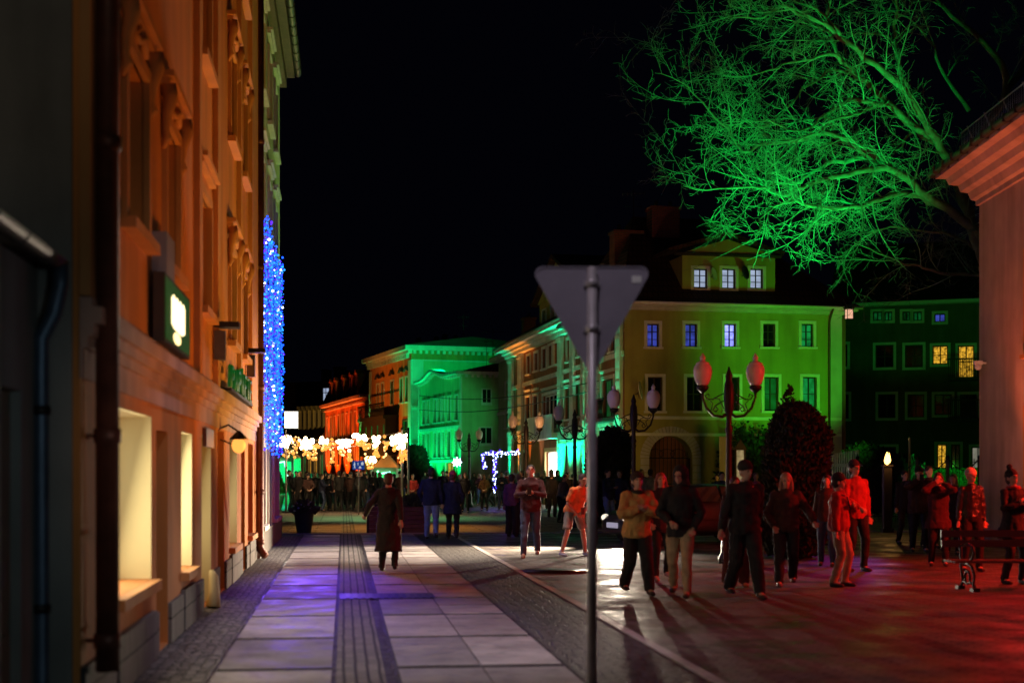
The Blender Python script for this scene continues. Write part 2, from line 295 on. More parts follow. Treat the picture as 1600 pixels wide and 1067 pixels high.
M['slab'] = mat('slab', (.36, .33, .31), .55, .30, 1.6, .35, 12, stain=.0)
def add_island(m, amt):       # a tone of its own for every loose slab
    t = m.node_tree; N = t.nodes; L = t.links; b = N['Principled BSDF']; src = b.inputs['Base Color'].links[0].from_socket
    ge = N.new('ShaderNodeNewGeometry'); mr = N.new('ShaderNodeMapRange'); mr.inputs[3].default_value = 1-amt; mr.inputs[4].default_value = 1+amt*.5; L.new(ge.outputs['Random Per Island'], mr.inputs[0])
    v = N.new('ShaderNodeVectorMath'); v.operation = 'SCALE'; L.new(src, v.inputs[0]); L.new(mr.outputs[0], v.inputs['Scale'])
    tc = N.new('ShaderNodeTexCoord'); n1 = N.new('ShaderNodeTexNoise'); n1.inputs['Scale'].default_value = 5; n1.inputs['Detail'].default_value = 9; n1.inputs['Roughness'].default_value = .75; L.new(tc.outputs['Object'], n1.inputs[0])
    m1 = N.new('ShaderNodeMapRange'); m1.inputs[1].default_value = .38; m1.inputs[2].default_value = .5; m1.inputs[3].default_value = .62; m1.inputs[4].default_value = 1; L.new(n1.outputs[0], m1.inputs[0])
    v2 = N.new('ShaderNodeVectorMath'); v2.operation = 'SCALE'; L.new(v.outputs[0], v2.inputs[0]); L.new(m1.outputs[0], v2.inputs['Scale']); L.new(v2.outputs[0], b.inputs['Base Color'])
def add_wet(m, lo, hi, sc_):
    t = m.node_tree; N = t.nodes; L = t.links; b = N['Principled BSDF']; tc = N.new('ShaderNodeTexCoord'); n1 = N.new('ShaderNodeTexNoise'); n1.inputs['Scale'].default_value = sc_; n1.inputs['Detail'].default_value = 7; L.new(tc.outputs['Object'], n1.inputs[0])
    m1 = N.new('ShaderNodeMapRange'); m1.inputs[1].default_value = .35; m1.inputs[2].default_value = .65; m1.inputs[3].default_value = lo; m1.inputs[4].default_value = hi; L.new(n1.outputs[0], m1.inputs[0]); L.new(m1.outputs[0], b.inputs['Roughness'])
add_island(M['slab'], .38); add_wet(M['slab'], .5, .8, 2.5)
M['sett'] = brickmat('sett', (.22, .20, .18), (.15, .14, .13), (.03, .028, .025), .17, .1, ms=.014, rot=pi/2)
M['cross'] = brickmat('cross', (.20, .17, .14), (.26, .22, .18), (.05, .04, .035), 1.6, .55, ms=.03, bump=.4)
M['cobble'] = cobblemat('cobble', (.19, .18, .16), 11)
M['cobble_dark'] = cobblemat('cobble_dark', (.055, .048, .045), 9)
M['road'] = brickmat('road', (.17, .14, .125), (.095, .08, .075), (.035, .03, .028), .22, .13, ms=.016, rot=R(40), bump=.8, var=.5)
add_wet(M['road'], .32, .85, 1.3); add_island(M['road'], 0)
M['iron'] = mat('iron', (.016, .012, .012), .5, .3, 8, metal=.3)
M['globe'] = mat('globe', (.80, .74, .72), .35, .04, 4, spec=.5)
M['sign_back'] = mat('sign_back', (.30, .27, .32), .55, .10, 6, .05, 20, metal=.1)
M['galv'] = mat('galv', (.50, .46, .47), .4, .2, 9, .05, 30, metal=.3)
M['bark'] = mat('bark', (.14, .125, .095), .9, .35, 6, 1.0, 14)
M['twig'] = mat('twig', (.15, .20, .16), .85, .2, 5)
M['conifer'] = mat('conifer', (.032, .036, .02), .9, .5, 4)
M['leaf'] = mat('leaf', (.035, .06, .02), .8, .5, 4)
M['hedge'] = mat('hedge', (.06, .13, .03), .9, .5, 6)
M['pot'] = mat('pot', (.03, .028, .03), .5, .2, 4)
M['pot_light'] = mat('pot_light', (.45, .42, .36), .7, .2, 4)
M['wood'] = mat('wood', (.11, .05, .03), .6, .3, 7, .3, 20)
M['bulb_warm'] = emit('bulb_warm', (1, .50, .16), 3.5)
M['bulb_hot'] = emit('bulb_hot', (1, .66, .34), 22)
M['bulb_gold'] = emit('bulb_gold', (1, .34, .05), 1.5)
M['bulb_blue'] = emit('bulb_blue', (.006, .07, 1), 4.2)
M['bulb_cyan'] = emit('bulb_cyan', (.015, .26, 1), 2.8)
M['bulb_deep'] = emit('bulb_deep', (.06, .01, 1), 4)
M['bulb_white'] = emit('bulb_white', (.45, .55, 1), 10)
M['wire'] = mat('wire', (.03, .03, .035), .6)
# ---------------------------------------------------------------- ground (local x = across the street, y = along it)
def street_obj(mb, name, m, z=0):
    o = mb.build(name, m); o.rotation_euler = (0, 0, A); o.location.z = z; o['kind'] = 'structure'; return o
g = MB(); g.quad((-300, -60, 0), (300, -60, 0), (300, 700, 0), (-300, 700, 0)); street_obj(g, 'road', M['road'])
# pavement bed of dark setts, seen in the gaps between the slabs
g = MB(); g.quad((-1.06, 2, 0), (1.88, 2, 0), (1.88, 38.9, 0), (-1.06, 38.9, 0)); street_obj(g, 'pavement_bed', M['cobble_dark'], .004)
g = MB()
rr = random.Random(3); y = 3.1
rows = []
while y < 38.5: rows.append((y, min(y+2.09, 38.7))); y += 2.26
for (y0, y1) in rows:
    for (x0, x1) in ((-1.05, -.10), (.46, 1.16), (1.175, 1.87)):
        if x0 > 0 and rr.random() < .5: cuts = [y0, (y0+y1)/2-.006, y1]
        else: cuts = [y0, y1]
        for k in range(len(cuts)-1):
            a0 = cuts[k]+(.012 if k else 0); h = rr.uniform(-.002, .002)
            if 18.6 < (a0+cuts[k+1])/2 < 19.6 and x0 > 0 and x1 < 1.2: continue
            g.box(x0, x1, a0, cuts[k+1], -.004, .014+h)
street_obj(g, 'pavement', M['slab'])
g = MB(); g.quad((-.06, 2, 0), (.34, 2, 0), (.34, 80, 0), (-.06, 80, 0)); street_obj(g, 'sett_strip', M['sett'], .013)
g = MB(); g.quad((-2.6, 2, 0), (-1.08, 2, 0), (-1.08, 38.9, 0), (-2.6, 38.9, 0)); street_obj(g, 'cobble_strip', M['cobble'], .010)
g = MB(); g.quad((1.9, 2, 0), (2.88, 2, 0), (2.88, 38.9, 0), (1.9, 38.9, 0)); street_obj(g, 'dark_sett_strip', M['cobble_dark'], .010)
g = MB(); g.box(2.885, 2.99, 2, 38.9, 0, .016); street_obj(g, 'road_edging', M['slab'])
g = MB(); g.box(-3, 26, 39.0, 39.25, 0, .03)
for k in range(6): g.box(-3, -.1 if k < 9 else 3, 40.3+k*1.7, 40.42+k*1.7, 0, .012+.001*k)
street_obj(g, 'kerb', M['slab'])
g = MB(); g.quad((-6, 39.3, 0), (26, 39.3, 0), (26, 60, 0), (-6, 60, 0)); street_obj(g, 'cross_pavement', M['cross'], .006)
# drain covers
root = empty('drain_cover', S(.55, 19.1, .012), A); tag(root, 'dark rectangular drain cover set in the middle of the paved walkway', 'drain cover')
g = MB(); g.box(-.6, .65, -.42, .42, 0, .008); g.build('plate', M['iron'], root)
g = MB()
for k in range(12): g.box(-.52+k*.1, -.47+k*.1, -.36, .36, .008, .014)
g.build('grating', M['metal_dark'], root)
root = empty('manhole_cover', G(868, 892)+Vector((0, 0, .003))); tag(root, 'round iron manhole cover in the bright road beside the walking men', 'manhole cover')
g = MB(); g.lathe([(.0, 0), (.62, 0), (.62, .012), (.0, .012)], n=28); g.build('rim', M['iron'], root)
g = MB(); g.lathe([(.0, .012), (.5, .012), (.5, .018), (.0, .018)], n=24); g.build('lid', M['metal_dark'], root)

# ---------------------------------------------------------------- facade builder
class Facade:
    """local x along the wall, local -y towards the street, z up"""
    def __init__(s, name, p0, p1, zb=0):
        s.p0 = Vector((p0[0], p0[1])); s.p1 = Vector((p1[0], p1[1])); d = s.p1-s.p0; s.L = d.length; s.d = d/s.L
        s.rz = math.atan2(d.y, d.x); s.root = empty(name, (s.p0.x, s.p0.y, zb), s.rz)
    def xz(s, px, py=None):
        r = Vector(((px-HX)/FPX, 1.0)); # ray r*t = p0 + d*u
        det = r.x*(-s.d.y)-r.y*(-s.d.x)
        t = (s.p0.x*(-s.d.y)-s.p0.y*(-s.d.x))/det
        u = (r.x*s.p0.y-r.y*s.p0.x)/det
        if py is None: return u
        return u, CH+(HY-py)/FPX*t
    def rect(s, px0, px1, py0, py1):
        pm = (px0+px1)/2; x0, x1 = sorted((s.xz(px0), s.xz(px1))); z1 = s.xz(pm, py0)[1]; z0 = s.xz(pm, py1)[1]
        return [x0, x1, z0, z1]
    def world(s, x, y, z): return s.root.matrix_basis @ Vector((x, y, z))
def wall_mesh(mb, L, H, ops, depth=.25, x0=0, z0=0):
    xs = sorted(set([x0, L]+[round(v, 4) for o in ops for v in o[:2] if x0 < v < L])); zs = sorted(set([z0, H]+[round(v, 4) for o in ops for v in o[2:4] if z0 < v < H]))
    for i in range(len(xs)-1):
        for j in range(len(zs)-1):
            cx = (xs[i]+xs[i+1])/2; cz = (zs[j]+zs[j+1])/2
            if any(o[0] < cx < o[1] and o[2] < cz < o[3] for o in ops): continue
            mb.quad((xs[i], 0, zs[j]), (xs[i+1], 0, zs[j]), (xs[i+1], 0, zs[j+1]), (xs[i], 0, zs[j+1]))
    for a, b, c, e in [o[:4] for o in ops]:
        c = max(c, z0)
        mb.quad((a, 0, c), (a, depth, c), (a, depth, e), (a, 0, e)); mb.quad((b, 0, c), (b, 0, e), (b, depth, e), (b, depth, c))
        mb.quad((a, 0, e), (a, depth, e), (b, depth, e), (b, 0, e)); mb.quad((a, 0, c), (b, 0, c), (b, depth, c), (a, depth, c))
def shell(mb, L, H, D, x0=0, z0=0):                  # side and back walls
    mb.quad((x0, 0, z0), (x0, 0, H), (x0, D, H), (x0, D, z0)); mb.quad((L, 0, z0), (L, D, z0), (L, D, H), (L, 0, H))
    mb.quad((x0, D, z0), (x0, D, H), (L, D, H), (L, D, z0)); mb.quad((x0, 0, H), (L, 0, H), (L, D, H), (x0, D, H))
def window(root, o, frame='frame_dark', pane='glass', depth=.16, surround=None, sw=.11, sd=.04, sill=True, bars=(1, 2), fw=.06, hood=None, label=None):
    a, b, c, e = o[:4]; W = b-a; H = e-c
    g = MB(); y0, y1 = depth-.05, depth+.03
    g.box(a+.004, a+fw, y0, y1, c, e); g.box(b-fw, b-.004, y0, y1, c, e); g.box(a+fw, b-fw, y0, y1, c, c+fw); g.box(a+fw, b-fw, y0, y1, e-fw, e)
    for i in range(bars[0]): x = a+W*(i+1)/(bars[0]+1); g.box(x-fw*.55, x+fw*.55, y0+.004, y1-.004, c+fw, e-fw)
    for j in range(bars[1]): z = c+H*(j+1)/(bars[1]+1); g.box(a+fw, b-fw, y0+.012, y1-.012, z-fw*.3, z+fw*.3)
    wo = g.build('window', M[frame], root)
    if label: wo['label'] = label
    g = MB(); g.box(a+.01, b-.01, depth-.003, depth+.003, c+.01, e-.01); g.build('pane', M[pane], wo)
    if surround:
        g = MB(); g.box(a-sw, a, -sd, .02, c-(.0 if sill else sw), e+sw); g.box(b, b+sw, -sd, .02, c-(.0 if sill else sw), e+sw); g.box(a, b, -sd, .02, e, e+sw)
        if not sill: g.box(a, b, -sd, .02, c-sw, c)
        g.build('surround', M[surround], wo)
    if sill:
        g = MB(); g.box(a-sw-.04, b+sw+.04, -sd-.07, .01, c-.09, c-.002); g.build('sill', M[sill if isinstance(sill, str) else (surround or 'trim_white')], wo)
    if hood:
        g = MB(); g.box(a-.26, b+.26, -.13, .01, e+.35, e+.41); g.box(a-.22, b+.22, -.08, .01, e+.29, e+.35); g.build('hood', M[hood], wo)
    return wo
def consoles(wo, a, b, e, m, big=True):
    for x in (a-.15, b+.15):
        g = MB()
        g.tube([(x, -.06, e+.29), (x, -.09, e+.16), (x, -.055, e+.02), (x, -.04, e-.12), (x, -.055, e-.2), (x, -.02, e-.30)], [(.06, .08), (.065, .07), (.05, .05), (.035, .035), (.045, .04), (.015, .015)], n=8)
        g.ball((x, -.09, e+.2), (.06, .05, .05), 8, 5); g.ball((x, -.06, e-.2), (.04, .04, .04), 8, 5)
        g.build('console', M[m], wo)
    g = MB(); xm = (a+b)/2
    g.tube([(xm-.4, -.05, e+.16), (xm-.2, -.06, e+.12), (xm, -.07, e+.2), (xm+.2, -.06, e+.12), (xm+.4, -.05, e+.16)], [.02, .035, .05, .035, .02], n=6)
    g.ball((xm, -.07, e+.19), (.06, .04, .08), 8, 6); g.build('ornament', M[m], wo)
def downpipe(name, loc, r, h, m, label, cat='downpipe', collars=(), n=12, kick=None):
    root = empty(name, loc); tag(root, label, cat)
    g = MB(); pts = [(0, 0, h), (0, 0, .35)] if not kick else [(0, 0, h), (0, 0, .35), (0, -.02, .22), (kick, -.10, .08)]
    g.tube(pts, r, n); g.build('pipe', M[m], root)
    for z in collars:
        g = MB(); g.lathe([(r, -.05), (r*1.16, -.045), (r*1.16, .045), (r, .05)], (0, 0, z), n); g.box(-r*2.0, -r*.6, -.012, .012, z-.012, z+.012); g.build('bracket', M[m], root)
    return root

# ---------------------------------------------------------------- left: orange town house
s0 = 9.45; SL = 27.75
F = Facade('orange_town_house', S(-1.69, s0), S(-1.69, SL)); oh = F.root
tag(oh, 'tall orange plastered town house with lit shop windows, lining the left of the pavement', 'building')
def sx(px): return s_of(px)-s0
def zz(m): return CH+m*1.69
W1 = []
ops = []
# upper floors: (x0, x1) of each window bay
bays = [(1.80, 2.95, 'c'), (4.25, 5.30, 'c'), (7.55, 8.75, 'p'), (11.9, 12.95, 'c'), (14.4, 15.45, 'c')]
FL = [(3.62, 4.98), (6.62, 8.0), (9.6, 11.0), (12.6, 13.9)]
up = [[a, b, c, e, t, k] for (a, b, t) in bays for k, (c, e) in enumerate(FL)]
shop = [(1.35, 3.42, .72, 2.16, 'lit_shop', 1), (3.75, 4.6, .02, 2.05, 'glass', 0), (5.75, 6.8, .62, 2.10, 'lit_shop', 0), (7.9, 9.1, .02, 2.12, 'lit_amber', 0),
        (10.1, 11.1, .02, 2.25, 'glass', 0), (12.1, 13.6, .55, 2.2, 'lit_shop_dim', 1), (14.5, 15.4, .02, 2.2, 'glass', 0), (16.2, 17.6, .55, 2.2, 'glass', 1)]
g = MB(); wall_mesh(g, F.L, 15, [o[:4] for o in up]+[o[:4] for o in shop], .42); shell(g, F.L, 15, 9)
g.build('wall', M['plaster_orange'], oh)
for a, b, c, e, t, k in up:
    wo = window(oh, (a, b, c, e), 'frame_dark', 'glass', .26, 'plaster_trim', .10, .05, bars=(1, 1), fw=.07, hood='plaster_trim' if k < 3 else None)
    if t == 'c' and k < 2: consoles(wo, a, b, e, 'plaster_trim')
for i, (a, b, c, e, pn, nb) in enumerate(shop):
    wo = window(oh, (a, b, c, e), 'frame_white' if 'lit_shop' in pn else 'frame_dark', pn, .36, None, bars=(nb, 0), fw=.06, sill='plaster_trim' if c > .1 else False, sw=.0, sd=.02)
    if pn in ('lit_shop', 'lit_shop_dim', 'lit_amber'):
        g = MB()   # pale painted reveal lining
        g.box(a+.002, a+.012, .0, .30, c+.004, e); g.box(b-.012, b-.002, .0, .30, c+.004, e); g.box(a+.012, b-.012, 0, .30, e-.012, e-.002); g.build('reveal', M['plaster_cream'], wo)
for a, b in ((-.03, 1.0), (7.0, 7.28), (9.35, 9.75), (13.55, 13.85), (16.3, F.L+.0)):
    g = MB(); g.box(a, b, -.07, .0, 2.8, 15); g.build('pilaster', M['plaster_trim'], oh)
g = MB(); L_ = F.L
for d, z0_, z1_ in ((.05, 2.46, 2.54), (.09, 2.54, 2.62), (.14, 2.62, 2.73), (.08, 2.73, 2.79)): g.box(-.02, L_, -d, 0, z0_, z1_)
g.build('cornice', M['plaster_pink'], oh)
g = MB()      # pink band above the shops, a sheet of render slightly proud of the wall
xs = [0.0]+[v for o in shop for v in (o[0], o[1])]+[L_]
g.box(-.02, L_, -.018, 0, 2.27, 2.46); g.build('shop_band', M['plaster_pink'], oh)
for a, b in [(0, 1.33)]+[(shop[i][1]+.03, shop[i+1][0]-.03) for i in range(len(shop)-1)]+[(17.65, L_)]:
    g = MB(); g.box(a, b, -.035, 0, 0, .40); g.build('plinth', M['plinth_tile'], oh)
for o in shop:
    if o[2] > .1: g = MB(); g.box(o[0]-.03, o[1]+.03, -.05, 0, 0, .44); g.build('plinth', M['plinth_tile'], oh)
g = MB(); g.box(0, L_, -.55, 0, 14.7, 15.0); g.box(0, L_, -.35, 0, 14.4, 14.7); g.build('eaves_cornice', M['plaster_trim'], oh)
g = MB(); g.prism([(0, 15.01), (0, 15.1), (9, 18), (9, 15.01)], 0, L_, Matrix(((0, 1, 0, 0), (1, 0, 0, 0), (0, 0, 1, 0), (0, 0, 0, 1)))); g.build('roof', M['roof_dark'], oh)
# pale draped curtain bundle at the doorway reveal
g = MB(); g.tube([(8.3, -.10, .02), (8.33, -.11, .2), (8.38, -.10, .38), (8.4, -.07, .46)], [(.17, .09), (.13, .07), (.11, .06), (.05, .03)], 10); o = g.build('curtain_bundle', M['plaster_cream'], None)
o.location = oh.location; o.rotation_euler = oh.rotation_euler; tag(o, 'pale draped curtain bundle in the lit doorway of the orange house', 'bundle')
# awning box & alarm boxes
g = MB(); g.box(8.0, 9.0, -.05, 0, 1.98, 2.2, ); g.build('shutter_box', M['pipe_brown'], oh)
# green pub light box
def wall_obj(name, x, z, label, cat, F=F):
    r = empty(name, F.world(x, 0, z), F.rz); return tag(r, label, cat)
r = wall_obj('sign_box', 12.6-s0, 0, 'green illuminated box sign with a glowing white crown-like emblem on the orange wall', 'sign')
x1 = 2.0; g = MB(); zb, zt = 2.70, 3.50
g.box(0, x1, -.15, -.05, zb+.1, zt-.1); g.build('case', M['frame_dark'], r)
m_gs = emit('sign_green', (.012, .05, .006), .8); 
g = MB(); g.box(.03, x1-.03, -.156, -.15, zb+.13, zt-.13); face = g.build('face', m_gs, r)
g = MB(); e0, e1 = x1*.22, x1*.72; zc = 3.13
pts = [(e0, zc-.13)]+[(e0+(e1-e0)*t, zc+.10+(.04 if k % 2 else 0)) for k, t in enumerate([0, .12, .24, .37, .5, .63, .76, .88, 1])]+[(e1, zc-.14), (e0+(e1-e0)*.8, zc-.17), (e0+(e1-e0)*.2, zc-.16)]
g.prism(pts, -.166, -.156)
g.build('emblem', emit('emblem', (1, .80, .42), 2.6), r); g = MB(); g.prism([(e0+.40+.26*cos(t*pi/5), zc-.235+.055*sin(t*pi/5)) for t in range(10)], -.166, -.156); g.build('emblem_badge', emit('emblem_badge', (1, .72, .3), 2.4), r)
g = MB(); g.box(x1*.15, x1*.45, -.13, -.0, zt-.08, zt+.3); g.build('bracket', M['sign_back'], r)
# green letters
r = wall_obj('letter_sign', 0, 0, 'row of green glowing shop letters mounted above the cornice of the orange house', 'sign')
m_let = emit('letters', (.005, .30, .04), .22, noise=.6, scale=5)
xa, xb = sx(345), sx(381); n = 7; wch = (xb-xa)/n
def letter(gm, ch, x, z, w_, h):
    segs = {'A': [((0, 0), (.5, 1)), ((.5, 1), (1, 0)), ((.2, .4), (.8, .4))], 'P': [((0, 0), (0, 1)), ((0, 1), (1, 1)), ((1, 1), (1, .5)), ((1, .5), (0, .5))],
            'T': [((.5, 0), (.5, 1)), ((0, 1), (1, 1))], 'E': [((0, 0), (0, 1)), ((0, 1), (1, 1)), ((0, .5), (.8, .5)), ((0, 0), (1, 0))], 'K': [((0, 0), (0, 1)), ((0, .5), (1, 1)), ((0, .5), (1, 0))],
            'l': [((.5, 0), (.5, 1.35))]}[ch]
    for p, q in segs: gm.tube([(x+p[0]*w_, -.12, z+p[1]*h), (x+q[0]*w_, -.12, z+q[1]*h)], .035, 5)
for i, (ch, hh) in enumerate(zip('PAPlETE', [.52, .52, .56, .56, .6, .6, .6])):
    gl = MB(); letter(gl, ch, xa+i*wch+.1, 2.86, wch*.62, hh*.55); gl.build('letter', m_let, r)
g = MB(); g.box(xa-.05, xb+.05, -.15, -.02, 2.80, 2.84); g.build('rail', M['frame_dark'], r)
# wall lantern over the dark door
r = wall_obj('wall_lantern', sx(343), 2.02, 'small orange glowing wall lantern beside the dark door of the orange house', 'lantern')
g = MB(); g.tube([(0, 0, .25), (0, -.12, .30), (0, -.24, .22)], .015, 6); g.tube([(0, -.01, .1), (0, -.2, .02)], .012, 6); g.lathe([(.02, .22), (.12, .12), (.12, .1)], (0, -.26, 0), 8); g.build('bracket', M['iron'], r)
g = MB(); g.ball((0, -.26, .02), (.10, .10, .11), 10, 8); g.build('lamp_globe', emit('lantern_globe', (1, .34, .06), 1.7), r)
# floodlight fixture on the wall, boxes
for px_, z_, lab in ((333, 3.55, 'small black floodlight over a pale box on the wall past the green box sign'), (384, 3.75, 'small white alarm box high on the wall above the green letters')):
    r = wall_obj('wall_lamp', sx(px_), z_, lab, 'wall lamp')
    g = MB(); g.box(-.15, .15, -.34, -.02, 0, .07); g.build('housing', M['iron'], r); g = MB(); g.box(-.08, .08, -.16, -.02, -.42, -.04); g.build('box', M['zinc'], r)
# electricity cable clipped along the corner
g = MB(); rr = random.Random(5); pts = [(.42+rr.uniform(-.02, .02), -.10+rr.uniform(-.01, .01), z*.5) for z in range(1, 29)]
g.tube(pts, .014, 5)
for z in range(1, 12): g.box(.37, .5, -.12, -.07, z*.62, z*.62+.03)
o = g.build('wall_cable', M['metal_dark'], None); o.location = oh.location; o.rotation_euler = oh.rotation_euler; tag(o, 'thin dark cable clipped up the corner of the orange house', 'cable')
# downpipes of the orange house
downpipe('downpipe', S(-1.69+.14, s_of(168, 1.55), 0), .078, 14, 'pipe_brown', 'thick dark brown downpipe at the near corner of the orange house', collars=(.55, 1.9, 3.83, 6.3))
downpipe('downpipe', S(-1.69+.10, 27.6, 0), .075, 14, 'pipe_brown', 'dark downpipe between the orange house and the house with blue lights', collars=(.35, 1.3, 3.3, 5.6, 8), kick=.12)

# ---------------------------------------------------------------- gable neighbour on the far left and the low lean-to in front
F0 = Facade('grey_gable_house', (S(-9, 9.40).x, S(-9, 9.40).y), (S(-1.735, 9.40).x, S(-1.735, 9.40).y)); gr = F0.root
tag(gr, 'dim grey blank gable wall at the left edge of the view', 'building')
g = MB(); wall_mesh(g, F0.L, 14, []); shell(g, F0.L, 14, .045); g.build('wall', M['plaster_grey'], gr)
FL0 = Facade('low_house', S(-1.93, 3.0), S(-1.93, 9.33)); lh = FL0.root
tag(lh, 'low dark shed-like house with a tiled roof and gutter in the left foreground', 'house')
ops0 = [(.6, 1.8, 0.02, 2.2), (2.6, 3.6, .02, 2.2), (4.25, 5.05, .02, 2.15), (5.35, 5.85, .02, 2.15)]
g = MB(); wall_mesh(g, FL0.L, 2.95, ops0, .12); shell(g, FL0.L, 2.95, 4); g.build('wall', M['plaster_grey'], lh)
for o in ops0:
    g = MB(); g.box(o[0]+.01, o[1]-.01, .06, .10, o[2], o[3]-.01)
    for k in range(3): g.box(o[0]+.08, o[1]-.08, .045, .06, .2+k*.65, .7+k*.65)
    d_ = g.build('door', M['plaster_dark'], lh); g = MB(); g.box(o[0]+.05, o[0]+.08, .0, .05, 1.0, 1.15); g.build('handle', M['zinc'], d_)
YZ = Matrix(((0, 1, 0, 0), (1, 0, 0, 0), (0, 0, 1, 0), (0, 0, 0, 1)))
g = MB(); g.prism([(-.10, 2.96), (-.10, 3.02), (4, 4.6), (4, 2.96)], -.0, FL0.L-.0, YZ); g.build('roof', M['roof_dark'], lh)
g = MB(); gp = [(-.13+.06*cos(t), 3.0+.06*sin(t)) for t in [pi+i*pi/8 for i in range(9)]]+[(-.13+.05*cos(t), 3.005+.05*sin(t)) for t in [2*pi-i*pi/8 for i in range(9)]]
g.prism(gp, -.1, FL0.L+.02, YZ)
for k in range(9): g.prism([(p[0]*1.0-(.006 if p[0] < -.13 else -.006), p[1]-.008) for p in gp[:9]]+[(p[0], p[1]) for p in gp[8::-1]][:9], .3+k*.7, .34+k*.7, YZ)
g.build('gutter', M['zinc'], lh)
g = MB(); xx = FL0.L-.06; g.tube([(xx, -.15, 2.97), (xx, -.15, 2.84), (xx+.0, -.11, 2.66), (xx, -.03, 2.5), (xx, -.03, 2.3), (xx, -.03, .15), (xx, -.1, .05)], .052, 12)
g.build('downpipe', M['pipe_blue'], lh)
g = MB()
for z in (.8, 2.05): g.lathe([(.052, -.03), (.064, -.025), (.064, .025), (.052, .03)], (xx, -.03, z), 12)
g.build('bracket', M['metal_dark'], lh)

# ---------------------------------------------------------------- left: second house with the curtain of blue lights
F2 = Facade('pale_town_house', S(-1.66, 27.85), S(-1.66, 37.6)); h2 = F2.root
tag(h2, 'pale town house beyond the orange one, washed in green and violet light', 'building')
ops2 = [(a, a+1.15, c, c+1.6) for a in (1.0, 3.9, 6.6) for c in (3.4, 6.5, 9.4)]+[(.9, 2.2, .6, 2.2), (3.6, 4.6, .02, 2.2), (6.0, 8.4, .6, 2.2)]
g = MB(); wall_mesh(g, F2.L, 12.3, ops2, .25); shell(g, F2.L, 12.3, 9); g.build('wall', M['plaster_white'], h2)
for o in ops2: window(h2, o, 'frame_dark', 'glass', .16, 'plaster_white', .1, .05, bars=(1, 1), hood='plaster_white' if o[2] > 3 else None, sill=o[2] > .1)
g = MB(); g.box(-.0, F2.L+.25, -.38, .0, 12.05, 12.2); g.box(0, F2.L+.1, -.18, .0, 11.75, 12.05); g.build('eaves', M['wood'], h2)
g = MB(); gp = [(-.46+.10*cos(t), 12.22+.10*sin(t)) for t in [pi+i*pi/8 for i in range(9)]]+[(-.46+.085*cos(t), 12.225+.085*sin(t)) for t in [2*pi-i*pi/8 for i in range(9)]]
g.prism(gp, 0, F2.L+.4, YZ)
for k in range(14):
    g.prism([(-.46+.115*cos(t), 12.22+.115*sin(t)) for t in [pi+i*pi/8 for i in range(9)]], .3+k*.7, .34+k*.7, YZ)
g.build('gutter', M['zinc'], h2)
g = MB(); g.prism([(-.4, 12.21), (-.4, 12.26), (5, 16), (9, 12.21)], 0, F2.L+.3, YZ); g.build('roof', M['roof_dark'], h2)
g = MB(); g.box(0, F2.L, -.06, 0, 0, .5); g.build('plinth', M['stone_plinth'], h2)
# blue light curtain
rt = empty('light_curtain', F2.world(0, 0, 0), F2.rz); tag(rt, 'dense blue icicle light curtain hanging down the pale house front', 'string lights')
rr = random.Random(11); gs = {'bulb_blue': MB(), 'bulb_cyan': MB(), 'bulb_deep': MB(), 'bulb_white': MB()}; gw = MB()
xx = .35
while xx < 6.7:
    zt = 6.65 if xx < 1.2 else (6.45+(xx-1.2)*.02); zt += rr.uniform(-.15, .12)
    zb = 2.35+rr.uniform(-.35, .25)+max(0, (.9-xx))*2.2
    yy = -.14+rr.uniform(-.09, .08); ph = rr.uniform(0, 6)
    gw.tube([(xx+.05*sin(z*.7+ph), yy, z) for z in (zt, (zt+zb)/2, zb)], .004, 3, cap=False)
    z = zt
    while z > zb:
        k = rr.random(); nm = 'bulb_cyan' if k < .22 else 'bulb_blue' if k < .78 else 'bulb_deep' if k < .97 else 'bulb_white'
        r_ = rr.choice([.011, .015, .02, .026])
        gs[nm].ball((xx+rr.uniform(-.05, .05), yy+rr.uniform(-.05, .05), z), r_, 4, 3)
        z -= rr.uniform(.05, .13)
    xx += rr.uniform(.055, .10)
gw.build('wire', M['wire'], rt)
for k, gm in gs.items(): gm.build('bulbs', M[k], rt)['kind'] = 'stuff'
# lit white box sign sticking out from the house end
root = empty('box_sign', S(-1.5, 41.5, 0), A); tag(root, 'bright white square light box sign jutting out below the blue lights', 'sign')
zc = CH+(740-657)*.0187; g = MB(); g.box(-.19, .19, -.10, .10, zc-.24, zc+.24); g.build('light_box', emit('box_sign', (1, .9, .72), 2.2), root)
g = MB(); g.box(-.21, .21, -.09, .09, zc+.24, zc+.27); g.box(-.21, .21, -.09, .09, zc-.27, zc-.24); g.tube([(-.2, 0, zc+.2), (-.9, 0, zc+.2)], .02, 6); g.tube([(-.2, 0, zc-.2), (-.9, 0, zc-.2)], .02, 6)
g.box(-1.0, -.9, -.12, .12, 0, zc+.4); g.build('bracket', M['iron'], root)
# ---------------------------------------------------------------- olive house with five windows a row (faces the camera)
FD = Facade('olive_house', P(976, 740, 59.5), P(1314, 740, 61.6)); dh = FD.root
tag(dh, 'olive yellow house with rows of five white-framed windows and a gabled roof dormer', 'house')
HE = FD.xz(1140, 483)[1]
opsD = []
for i, (x0, x1) in enumerate([(1011, 1029.5), (1070.5, 1089), (1132, 1150), (1192, 1211), (1252, 1270.5)]):
    opsD.append(FD.rect(x0, x1, 506, 542)+[['lit_blue', 'lit_blue', 'lit_bluehot', 'glass', 'lit_green'][i], 2])
for i, (x0, x1) in enumerate([(1012, 1035), (1073, 1097), (1133.5, 1155), (1194, 1216), (1254, 1276)]):
    opsD.append(FD.rect(x0, x1, 589, 642)+[['glass', 'glass', 'glass', 'lit_green_dim', 'lit_green'][i], 1])
ax, az = FD.xz(1048, 740)[0], 0
archw = .95; zsp = FD.xz(1048, 716)[1]; 
